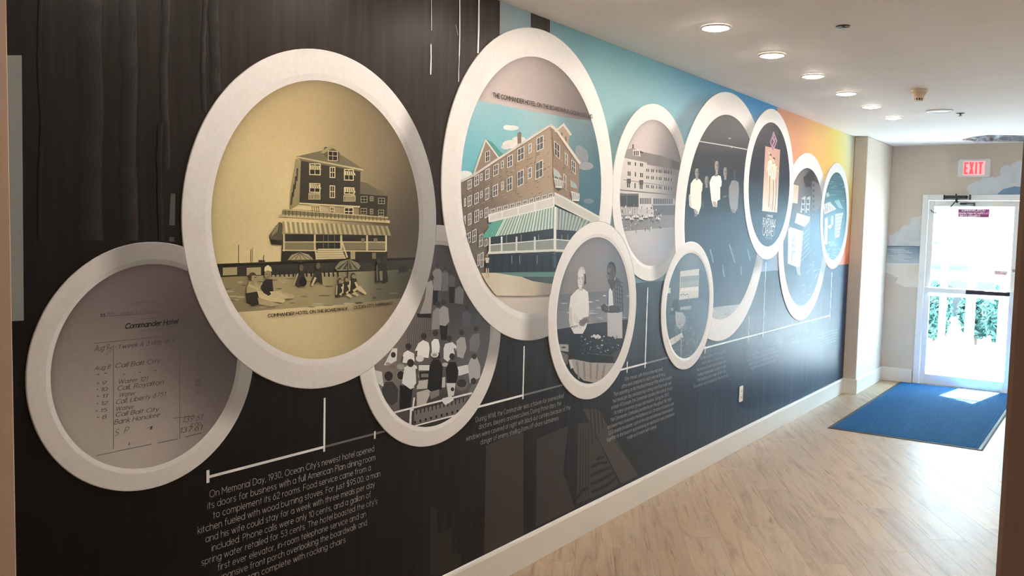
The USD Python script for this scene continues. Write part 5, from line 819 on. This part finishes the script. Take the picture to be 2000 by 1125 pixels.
SCL[:] = [.66, .8]
ds = tag(thing('recessed_sprinkler', (4.317, -1.139, H)), 'dark round recessed sprinkler plate flush with the ceiling', 'sprinkler')
obj('escutcheon', lathe([(.014, -.001), (.048, -.001), (.050, -.004), (.046, -.006), (.026, -.003), (.014, -.003)]), M['brass'], ds, smooth=30)
obj('nozzle', lathe([(0, -.001), (.012, -.001), (.012, -.010), (.018, -.012), (.018, -.0145), (0, -.0145)]), M['steel'], ds, smooth=30)
SCL[:] = [.75, .45]
ps = tag(thing('pendant_sprinkler', (7.786, -1.161, H)), 'small dark pendant sprinkler head below the far ceiling', 'sprinkler')
obj('escutcheon', lathe([(0, -.001), (.042, -.001), (.044, -.005), (.030, -.012), (0, -.012)]), M['black'], ps, smooth=30)
obj('frame', join(tube((0, 0, -.012), (0, 0, -.028), .009), tube((-.010, 0, -.026), (-.010, 0, -.046), .0025, 8), tube((.010, 0, -.026), (.010, 0, -.046), .0025, 8)), M['black'], ps)
obj('deflector', lathe([(0, -.046), (.020, -.046), (.020, -.049), (0, -.049)], 20), M['black'], ps)
SCL[:] = [.88, 1.0]
cs_ = tag(thing('ceiling_speaker', (7.564, -1.044, H)), 'flat white round cover plate on the ceiling before the small sprinkler', 'ceiling speaker')
obj('rim', lathe([(.088, -.001), (.112, -.001), (.113, -.006), (.106, -.011), (.092, -.009), (.088, -.004)], 48), M['white_plastic'], cs_, smooth=30)
obj('grille', lathe([(0, -.001), (.089, -.001), (.089, -.006), (0, -.009)], 48), M['white_plastic'], cs_, smooth=30)

SCL[:] = [1.0, 1.0]

# crumpled plastic in the torn patch of ceiling
def crumple():
    n = 46; xs_, ys_ = np.meshgrid(np.linspace(9.5, 10.36, n), np.linspace(-1.86, -.80, 2 * n), indexing='ij')
    import meshkit
    P_ = np.stack([xs_, ys_, 0 * xs_], -1)
    hgt = np.abs(meshkit.fbm(P_ * 5.0, 2, 3) - .5) * .40 + np.abs(meshkit.fbm(P_ * 11.0, 2, 8) - .5) * .08
    inside = shapely.contains_xy(hole.buffer(-.015), xs_.ravel(), ys_.ravel()).reshape(xs_.shape)
    z = H - .016 + hgt * .75
    keep = shapely.contains_xy(hole.buffer(-.012), xs_.ravel(), ys_.ravel()).reshape(xs_.shape)
    v = np.stack([xs_, ys_, z], -1).reshape(-1, 3); idx = np.arange(n * 2 * n).reshape(n, 2 * n); q = []
    for i in range(n - 1):
        for j in range(2 * n - 1):
            if keep[i, j] and keep[i + 1, j + 1]: q.append((idx[i, j], idx[i + 1, j], idx[i + 1, j + 1], idx[i, j + 1]))
    q = np.array(q); f = np.vstack([q[:, [0, 1, 2]], q[:, [0, 2, 3]]])
    v2 = v + [0, 0, .0012]; top = f[:, ::-1] + len(v)
    return trimesh.Trimesh(np.vstack([v, v2]), np.vstack([f, top]), process=False)
M['plastic_sheet'] = plain('grey_plastic_sheet', (0.17, 0.16, 0.175), rough=0.32)
tag(obj('plastic_sheet', crumple(), M['plastic_sheet']), 'crumpled grey plastic showing in the torn opening of the ceiling above the exit sign', 'plastic sheet')

# ------------------------------------------------------------------ electrical outlet on the mural
oc = tag(thing('wall_outlet', (6.31, 0, .419)), 'ivory electrical outlet low on the dark part of the mural', 'outlet')
obj('cover_plate', box(-.037, -.0085, -.060, .037, -.0018, .060, .003), M['white_plastic'], oc)
for z in (-.024, .024):
    r_ = obj('receptacle', join(box(-.017, -.0105, z - .014, .017, -.008, z + .014, .0015)), M['white_plastic'], oc)
    obj('slots', join(box(-.008, -.0112, z - .004, -.005, -.0100, z + .007), box(.005, -.0112, z - .004, .008, -.0100, z + .007), tube((0, -.0112, z - .009), (0, -.0100, z - .009), .003, 10)), M['black'], r_)
obj('screw', tube((0, -.0095, 0), (0, -.008, 0), .003, 10), M['steel'], oc)

# ------------------------------------------------------------------ door mat
MX0, MX1, MY0, MY1 = 7.48, 10.40, -1.495, -.335
dm = tag(thing('door_mat', ((MX0 + MX1) / 2, (MY0 + MY1) / 2, 0)), 'long blue ribbed entrance mat with a black rubber border on the floor before the door', 'mat')
hx, hy, bd = (MX1 - MX0) / 2, (MY1 - MY0) / 2, .035
def frustum(x0, y0, x1, y1, z0, x2, y2, x3, y3, z1):
    return trimesh.convex.convex_hull(np.array([(x0, y0, z0), (x1, y0, z0), (x1, y1, z0), (x0, y1, z0), (x2, y2, z1), (x3, y2, z1), (x3, y3, z1), (x2, y3, z1)]))
obj('rubber_border', frustum(-hx, -hy, hx, hy, .0006, -hx + .014, -hy + .014, hx - .014, hy - .014, .0060), M['rubber'], dm)
obj('pile_backing', box(-hx + bd, -hy + bd, .0055, hx - bd, hy - bd, .0075), M['mat_blue'], dm)
px_, py_ = .0245, .017; nx, ny = int((2 * hx - 2 * bd) / px_), int((2 * hy - 2 * bd) / py_)
vv, ff = [], []
bf_ = np.array([(4, 5, 6), (4, 6, 7), (0, 1, 5), (0, 5, 4), (1, 2, 6), (1, 6, 5), (2, 3, 7), (2, 7, 6), (3, 0, 4), (3, 4, 7)])
for i in range(nx):
    for j in range(ny):
        cx = -hx + bd + (i + .5) * px_; cy = -hy + bd + (j + .5) * py_; a, b, c_, d_ = .0098, .0072, .006, .0042
        ff.append(bf_ + 8 * len(vv)); vv.append([(cx - a, cy - b, .0074), (cx + a, cy - b, .0074), (cx + a, cy + b, .0074), (cx - a, cy + b, .0074), (cx - c_, cy - d_, .0115), (cx + c_, cy - d_, .0115), (cx + c_, cy + d_, .0115), (cx - c_, cy + d_, .0115)])
tag(obj('ribbed_pile', (np.vstack(vv), np.vstack(ff)), M['mat_blue'], dm), kind='stuff')

# ------------------------------------------------------------------ the exit door in the end wall (y to the left, seen from the hall)
dr = tag(thing('door_1'), 'white metal-framed glass exit door in the end wall', None, kind='structure')
ya, yb, zt = DOOR[1], DOOR[0], DOOR[2]
fx = XF - .018
obj('door_frame', join(box(fx, ya, 0, XF + .11, ya - .062, zt, .003), box(fx, yb, 0, XF + .11, yb + .062, zt, .003), box(fx, ya - .0621, zt - .062, XF + .11, yb + .0621, zt, .003)), M['white_metal'], dr)
la, lb, ltop, lx0, lx1 = ya - .066, yb + .066, zt - .066, XF - .006, XF + .040
obj('stile', box(lx0, la, .012, lx1, la - .055, ltop, .003), M['white_metal'], dr); obj('stile', box(lx0, lb, .012, lx1, lb + .055, ltop, .003), M['white_metal'], dr)
obj('top_rail', box(lx0, la - .0552, ltop - .060, lx1, lb + .0552, ltop, .003), M['white_metal'], dr); obj('bottom_rail', box(lx0, la - .0552, .012, lx1, lb + .0552, .118, .003), M['white_metal'], dr)
obj('glass_pane', box(lx0 + .018, la - .052, .115, lx0 + .024, lb + .052, ltop - .057), M['glass'], dr)
bz = 1.041
pb = obj('push_bar', box(lx0 - .052, la - .020, bz - .028, lx0 - .028, la - .45, bz + .028, .008), M['white_metal'], dr)
obj('bar_pad', box(lx0 - .056, la - .41, bz - .024, lx0 - .030, lb + .045, bz + .022, .006), M['dark_metal'], pb, )
obj('bar_bracket', box(lx0 - .050, la - .006, bz - .034, lx0 + .001, la - .046, bz + .034, .006), M['white_metal'], pb); obj('bar_bracket', box(lx0 - .058, lb + .004, bz - .032, lx0 + .001, lb + .046, bz + .032, .006), M['white_metal'], pb)
obj('lock_cylinder', tube((lx0 - .008, lb + .026, 1.285), (lx0 + .002, lb + .026, 1.285), .016), M['steel'], dr); obj('lock_screw', tube((lx0 - .003, lb + .026, 1.36), (lx0 + .002, lb + .026, 1.36), .004, 8), M['steel'], dr)
obj('threshold', box(XF - .03, ya, .0006, XF + .115, yb, .010, .002), M['steel'], dr)
cl = obj('door_closer', box(fx - .045, -.685, 2.022, fx + .001, -.905, 2.058, .006), M['dark_metal'], dr)
obj('end_cap', box(fx - .048, -.676, 2.014, fx + .0005, -.686, 2.064, .002), M['dark_metal'], cl); obj('end_cap', box(fx - .046, -.922, 2.012, fx + .0005, -.935, 2.066, .002), M['dark_metal'], cl); obj('adjusting_knob', tube((fx - .022, -.795, 2.057), (fx - .022, -.795, 2.075), .008, 10), M['dark_metal'], cl)
obj('closer_arm', join(tube((fx - .03, -.808, 2.026), (fx - .035, -.80, 2.000), .012), tube((fx - .035, -.80, 2.002), (fx - .028, -.748, 1.935), .006, 8), tube((fx - .035, -.80, 2.0), (fx - .030, -.815, 1.985), .013, 10)), M['dark_metal'], cl)
obj('closer_shoe', join(box(lx0 - .03, -.835, 1.958, lx0 + .001, -.895, 1.982, .005), tube((lx0 - .016, -.88, 1.978), (lx0 - .016, -.97, 1.976), .005, 8), tube((lx0 - .016, -.89, 1.962), (lx0 - .016, -.965, 1.958), .004, 8), tube((lx0 - .016, -.968, 1.985), (lx0 - .016, -.970, 1.950), .008, 10)), M['dark_metal'], cl)
obj('door_cable', join(*[tube(a, b, .004, 8) for a, b in zip([(lx0 - .006, -.552, 1.905), (lx0 - .018, -.568, 1.885), (lx0 - .016, -.592, 1.875)], [(lx0 - .018, -.568, 1.885), (lx0 - .016, -.592, 1.875), (lx0 - .002, -.612, 1.872)])]), M['dark_metal'], dr)
obj('head_plate', box(fx - .004, -1.135, 1.946, fx + .0005, yb + .020, 1.998, .001), M['white_plastic'], dr)

wn = tag(thing('window_1'), 'added glazed panel, unseen right of the exit door, letting in extra daylight', None, kind='structure')
wa, wb, wz0, wz1 = ADDED_WIN[1], ADDED_WIN[0], ADDED_WIN[2], ADDED_WIN[3]
obj('window_frame', join(box(fx, wa, wz0, XF + .11, wa - .06, wz1, .003), box(fx, wb, wz0, XF + .11, wb + .06, wz1, .003), box(fx, wa - .0601, wz1 - .06, XF + .11, wb + .0601, wz1, .003), box(fx, wa - .0601, wz0, XF + .11, wb + .0601, wz0 + .06, .003)), M['white_metal'], wn)
obj('pane', box(XF + .02, wa - .058, wz0 + .058, XF + .026, wb + .058, wz1 - .058), M['glass'], wn)

# lettering helper for the end wall; mirrored when it is read from outside
def end_text(txt, y_left, y_right, z, cap, x, wt=.13, flip=False):
    v, f = text_flat(txt, 0.0, y_left - y_right, 0, 0, cap, wt)
    y = (y_right + v[:, 0]) if flip else (y_left - v[:, 0])
    return np.column_stack([np.full(len(v), x), y, z + v[:, 1]]), f
def merge(*ps):
    vs, fs, n = [], [], 0
    for v, f in ps: vs.append(v); fs.append(f + n); n += len(v)
    return np.vstack(vs), np.vstack(fs)
M['decal'] = plain('magenta_decal', (0.32, 0.045, 0.20), rough=0.4); M['decal_ink'] = plain('decal_white', (0.85, 0.80, 0.84), rough=0.4); M['red_ink'] = plain('red_ink', (0.55, 0.06, 0.06), rough=0.4); M['pale_label'] = plain('pale_label', (0.82, 0.76, 0.74), rough=0.4)
gx = lx0 + .018
dc = tag(thing('entrance_decal', (gx, -.964, 1.875)), 'magenta hotel entrance sign on the door glass, its white lettering seen mirrored', 'sign')
obj('decal_sheet', box(-.0018, .146, -.042, -.0005, -.146, .042), M['decal'], dc)
tt = [('HOTEL ENTRANCE', .115, -.105, .018, .019), ('To Office Straight ahead', .138, -.140, -.010, .017), ('to Elevator & Pool', .125, -.062, -.034, .016)]
obj('lettering', merge(*[end_text(t_, a, b, z, c_, -.0021, .16, True) for t_, a, b, z, c_ in tt]), M['decal_ink'], dc)
obj('arrow_emblem', join(box(-.0023, .132, -.036, -.0019, .128, -.018), box(-.0023, .104, -.036, -.0019, .100, -.018), box(-.0023, .132, -.036, -.0019, .100, -.033), box(-.0023, .132, -.021, -.0019, .100, -.018), moved(box(-.0023, -.008, -.002, -.0019, .008, .002), trimesh.transformations.translation_matrix((0, .116, -.027)))), M['decal_ink'], dc)
st = tag(thing('warning_sticker', (gx, -1.250, 1.256)), 'small pale sticker with red print on the door glass above the bar', 'sticker')
obj('sticker_sheet', box(-.0016, .060, -.020, -.0005, -.060, .020), M['pale_label'], st)
obj('red_print', merge(end_text('ALARM', .050, .008, .006, .009, -.0019, .15), end_text('THIS DOOR IS ALARMED', .052, -.052, -.006, .007, -.0019, .13), end_text('AFTER HOURS', .046, -.046, -.016, .007, -.0019, .13)), M['red_ink'], st)
obj('border', join(box(-.0019, .060, .0185, -.0015, -.060, .020), box(-.0019, .060, -.020, -.0015, -.060, -.0185), box(-.0019, .060, -.020, -.0015, .0585, .020), box(-.0019, -.0585, -.020, -.0015, -.060, .020)), M['red_ink'], st)

# ------------------------------------------------------------------ exit sign
M['exit_red'] = mat('exit_letters_lit', {'p': ('principled_bsdf', {'base_color': (0.75, 0.05, 0.07), 'roughness': .4, 'emission_color': (1.0, 0.10, 0.13), 'emission_strength': 0.55})}, [])
M['exit_face'] = mat('exit_face', {'p': ('principled_bsdf', {'base_color': (0.72, 0.70, 0.69), 'roughness': .4})}, [])
M['exit_glow'] = mat('exit_panel_lit', {'p': ('principled_bsdf', {'base_color': (0.80, 0.50, 0.50), 'roughness': .4, 'emission_color': (1.0, 0.42, 0.44), 'emission_strength': 0.35})}, [])
ex = tag(thing('exit_sign', (XF, -.950, 2.343)), 'white rectangular sign with red EXIT letters above the door', 'exit sign')
def rrect(w, h, r): return sg.box(-w / 2 + r, -h / 2 + r, w / 2 - r, h / 2 - r).buffer(r, quad_segs=6)
def facing(poly, depth, x0):  # poly drawn as seen from the hall (u to the right)
    me = extr(poly, depth); v = me.vertices.copy(); me.vertices = np.column_stack([x0 - v[:, 2], -v[:, 0], v[:, 1]]); me.fix_normals(); return me
obj('housing', join(facing(rrect(.304, .188, .024), .040, -.0006), facing(rrect(.296, .180, .022), .006, -.0404)), M['exit_face'], ex)
obj('lit_panel', facing(rrect(.205, .148, .006), .0012, -.0464), M['exit_glow'], ex)
def bl(*rs): return unary_union([sg.Polygon(r) if len(r) > 4 or not np.isscalar(r[0]) else sg.box(*r) for r in rs])
h_, w_ = .062, .017
EX = {'E': bl((-.019, -h_, -.019 + w_, h_), (-.019, h_ - w_, .019, h_), (-.019, -w_ / 2, .013, w_ / 2), (-.019, -h_, .019, -h_ + w_)),
      'X': bl([(-.022, h_), (-.004, h_), (.022, -h_), (.004, -h_)], [(.022, h_), (.004, h_), (-.022, -h_), (-.004, -h_)]), 'I': bl((-.0085, -h_, .0085, h_)), 'T': bl((-.021, h_ - w_, .021, h_), (-.0085, -h_, .0085, h_))}
for ch, u in (('E', -.074), ('X', -.024), ('I', .020), ('T', .061)): obj('exit_letter', facing(affinity.translate(EX[ch], u, 0), .0016, -.0477), M['exit_red'], ex)

# ------------------------------------------------------------------ beach painted on the end wall
M['paint'] = printed('wall_mural_paint', rough=0.6, spec=0.3)
class Wash(Ink):
    def pt(s, x, y): return far_at(s.tr[0] + x / s.tr[2], s.tr[1] + y / s.tr[2])
    def _put(s, v2, f, col, y=None):
        x = XF - .0012 - .00012 * s.layer
        s.v.append(np.column_stack([np.full(len(v2), x), v2[:, 0], v2[:, 1]])); s.f.append(f + s.n); s.n += len(v2); s.c.append(np.broadcast_to(col, (len(v2), 3)) if np.ndim(col) == 1 else col)
def blob(k, pts, r, col, seed, n=3):
    R_ = random.Random(seed)
    for x, y in pts:
        for q in range(n): k.E(x + R_.uniform(-r, r) * .6, y + R_.uniform(-r, r) * .5, r * R_.uniform(.6, 1), r * R_.uniform(.55, .9), col, n=14, step=False)
    k.layer += 1
tr = (1640, 220, 1.875)
lw = sg.box(DOOR[1] + .002, .16, -.1285, H - .01)
bp = tag(thing('beach_painting'), 'painted cloud, sea and sand on the end wall between the column and the door', 'wall painting')
k = Wash(tr, lw, (226, 221, 214))
k.P([(150, 490), (182, 478), (206, 462), (216, 440), (236, 424), (252, 412), (268, 402), (284, 394), (312, 388), (312, 490)], (206, 204, 200))
blob(k, [(206, 468), (226, 448), (246, 424), (266, 410), (286, 400), (302, 394)], 19, (212, 211, 208), 1); blob(k, [(230, 470), (262, 446), (290, 430), (280, 474)], 16, (208, 208, 206), 2); blob(k, [(246, 480), (285, 460), (300, 440)], 11, (200, 201, 201), 6, 2); k.build('cloud', bp, mat_='paint')
k.P([(150, 488), (310, 490), (310, 553), (150, 555)], k.blend([((180, 495), (120, 140, 152)), ((280, 495), (100, 126, 142)), ((200, 520), (172, 184, 188)), ((270, 520), (150, 168, 178)), ((180, 545), (196, 200, 198)), ((280, 548), (190, 198, 200))]), edge=.02); k.L((150, 489, 310, 491), 3, (84, 106, 122)); [k.L((175 + 13 * (j % 4), 500 + 6 * j, 240 + 14 * (j % 3), 501 + 6 * j), 2.4, (204, 208, 206), step=False) for j in range(8)]; k.build('sea', bp, mat_='paint')
k.P([(150, 553), (312, 551), (312, 646), (250, 648), (200, 634), (176, 606), (150, 590)], (206, 192, 176)); k.P([(150, 553), (312, 551), (312, 640), (240, 638), (205, 622), (215, 606), (170, 584)], k.blend([((200, 560), (228, 220, 206)), ((280, 570), (216, 202, 184)), ((280, 630), (226, 214, 198))]), edge=.03); k.L((160, 551, 240, 556, 310, 553), 3, (232, 230, 224)); k.build('sand', bp, mat_='paint')
rw = sg.box(ADDED_WIN[1] + .002, .16, DOOR[0] - .002, H - .01).union(sg.box(YR + .05, ADDED_WIN[3] + .01, DOOR[0] - .002, H - .01)).union(sg.box(-1.9, DOOR[2] + .002, -.6, H - .01)).difference(sg.box(-1.104, 2.247, -.796, 2.439))
bp2 = tag(thing('beach_painting'), 'painted clouds and blue sky on the end wall above and right of the door', 'wall painting')
k = Wash(tr, rw, (226, 221, 214))
k.P([(480, 292), (520, 280), (560, 264), (600, 244), (640, 220), (680, 206), (760, 214), (800, 300), (480, 300)], (206, 206, 204)); blob(k, [(500, 285), (525, 275), (550, 262), (580, 258), (600, 235), (620, 228), (645, 212), (670, 202), (700, 210), (740, 220), (790, 230), (640, 250), (680, 250), (600, 270), (560, 285), (640, 275), (720, 260)], 27, (210, 212, 211), 3); blob(k, [(560, 285), (600, 270), (640, 240), (680, 232)], 14, (204, 207, 207), 5)
k.build('cloud', bp2, mat_='paint')
k.P([(580, 296), (600, 280), (640, 270), (690, 274), (760, 276), (760, 300), (580, 300)], (118, 148, 172)); k.P([(668, 300), (800, 300), (800, 480), (668, 480)], (176, 190, 198)); k.build('blue_sky', bp2, mat_='paint')
k.P([(664, 500), (900, 505), (900, 640), (664, 630)], (110, 132, 150)); [k.L((664, 520 + 14 * j, 900, 524 + 14 * j), 3, (176, 188, 194), step=False) for j in range(7)]; k.layer += 1; k.P([(664, 634), (900, 640), (900, 760), (664, 750)], (214, 190, 170)); k.build('sea', bp2, mat_='paint')

# ------------------------------------------------------------------ outside: sunlit deck, white porch frame, shrubs and parked cars
M['deck'] = painted('pale_concrete', (0.30, 0.30, 0.30), rough=0.8, var=0.06)
struct('ground', box(XF + .1205, -14, -.12, 40, 14, -.012), M['deck'], 'sunlit pale concrete outside the door')
PXX = 13.2
pf = tag(thing('porch_frame'), 'white porch screen of posts and rails outside the door', 'porch')
def out_y(px): return far_at(px, 560, PXX)[0]
for a, b in ((1836, 1849), (1888, 1906), (1952, 1970), (1795, 1812)): obj('post', box(PXX, out_y(a), -.011, PXX + .10, out_y(b), 2.55, .006), M['white_metal'], pf)
for z0, z1 in ((.80, .92), (1.02, 1.15), (2.45, 2.6)): obj('rail', box(PXX + .02, out_y(1795), z0, PXX + .08, out_y(1990), z1, .006), M['white_metal'], pf)
tag(obj('porch_roof', (lambda me: (me.apply_translation((0, 0, 2.62)), me)[1])(extr(sg.Polygon([(10.56, 1.5), (13.3, 1.5), (13.3, -1.43), (11.56, -1.153), (11.05, -1.79), (10.56, -2.40)]), .06)), M['white_metal']), 'added canopy out of view, angled to shape the sun patch inside the door', 'canopy')  # unseen sun blocker, outlined so its shadow cuts the indoor sun patch
M['leaf'] = mat('shrub_leaf', {'oi': ('geometry', {}), 'r': ('rgb_ramp', {'ramp': [(0, (0.02, 0.07, 0.06)), (1, (0.05, 0.14, 0.11))]}), 'p': ('principled_bsdf', {'roughness': .6})}, [('oi.random_per_island', 'r.fac'), ('r.color', 'p.base_color')])
M['bark'] = plain('shrub_stem', (0.10, 0.07, 0.05), rough=0.8)
def shrub(x, y, r, h, seed, label):
    R_ = np.random.default_rng(seed); t = tag(thing('shrub', (x, y, -.012)), label, 'shrub', 'shrubs outside the glass door')
    n = 1500; p = R_.normal(size=(n, 3)); p /= np.linalg.norm(p, axis=1)[:, None]; p *= (R_.uniform(.45, 1, n) ** .6)[:, None]
    c = p * [r, r, h * .45] + [0, 0, h * .56]; vs, fs = [], []
    for i, q in enumerate(c):
        a, b = R_.normal(size=3), R_.normal(size=3); a /= np.linalg.norm(a); b -= a * (a @ b); b /= np.linalg.norm(b); s_ = .042 * r / .3
        vs += [q - a * s_ * 1.6, q - b * s_ * .7, q + a * s_ * 1.6, q + b * s_ * .7]; fs += [(4 * i, 4 * i + 1, 4 * i + 2), (4 * i, 4 * i + 2, 4 * i + 3)]
    tag(obj('foliage', (np.array(vs), np.array(fs)), M['leaf'], t), kind='stuff'); obj('stem', join(*[tube((0, 0, 0), (r * .4 * math.cos(a), r * .4 * math.sin(a), h * .6), .018, 8, .008) for a in (0, 1.3, 2.6, 3.9, 5.2)]), M['bark'], t)
shrub(14.0, out_y(1826)+.1, .22, .98, 1, 'shrub seen through the left edge of the door glass'); shrub(14.9, out_y(1872)-.05, .26, .85, 2, 'low shrub seen through the middle of the door glass'); shrub(14.2, out_y(1930) - .12, .28, .98, 3, 'shrub seen through the right part of the door glass')
M['car_paint'] = plain('car_paint', (0.03, 0.09, 0.13), rough=0.25); M['car_glass'] = plain('car_glass', (0.05, 0.10, 0.12), rough=0.1); M['tyre'] = plain('tyre', (0.02, 0.02, 0.02), rough=0.8)
def car(loc, rz, label):
    c = tag(thing('parked_car', loc, rz), label, 'car', 'parked cars beyond the porch')
    def slab(prof, w): me = trimesh.creation.extrude_polygon(sg.Polygon(prof).buffer(-.03).buffer(.03, quad_segs=4), w, engine='earcut'); v = me.vertices; me.vertices = np.column_stack([v[:, 0], v[:, 2] - w / 2, v[:, 1]]); me.fix_normals(); return me
    obj('body', slab([(-2.2, .3), (2.2, .3), (2.25, .62), (2.1, .85), (1.1, .95), (-1.9, .98), (-2.25, .8)], 1.75), M['car_paint'], c)
    cb = obj('cabin', slab([(-1.8, .97), (1.05, .95), (.35, 1.45), (-1.2, 1.48)], 1.5), M['car_glass'], c); obj('roof_panel', slab([(-1.2, 1.44), (.36, 1.42), (.3, 1.50), (-1.15, 1.52)], 1.45), M['car_paint'], cb)
    for x in (-1.35, 1.4):
        for y in (-.8, .8): obj('wheel', tube((x, y - .1, .32), (x, y + .1, .32), .32, 24), M['tyre'], c)
    obj('headlight', box(2.1, -.75, .62, 2.24, -.45, .74, .02), M['white_plastic'], c); obj('headlight', box(2.1, .45, .62, 2.24, .75, .74, .02), M['white_plastic'], c)
    return c
car((20.5, out_y(1868) * 1.25 + 2.6, -.012), 92, 'dark car parked beyond the porch, seen through the middle of the door glass'); car((20.5, out_y(1930) * 1.3 - 2.6, -.012), 88, 'dark car parked beyond the porch, seen through the right of the door glass')
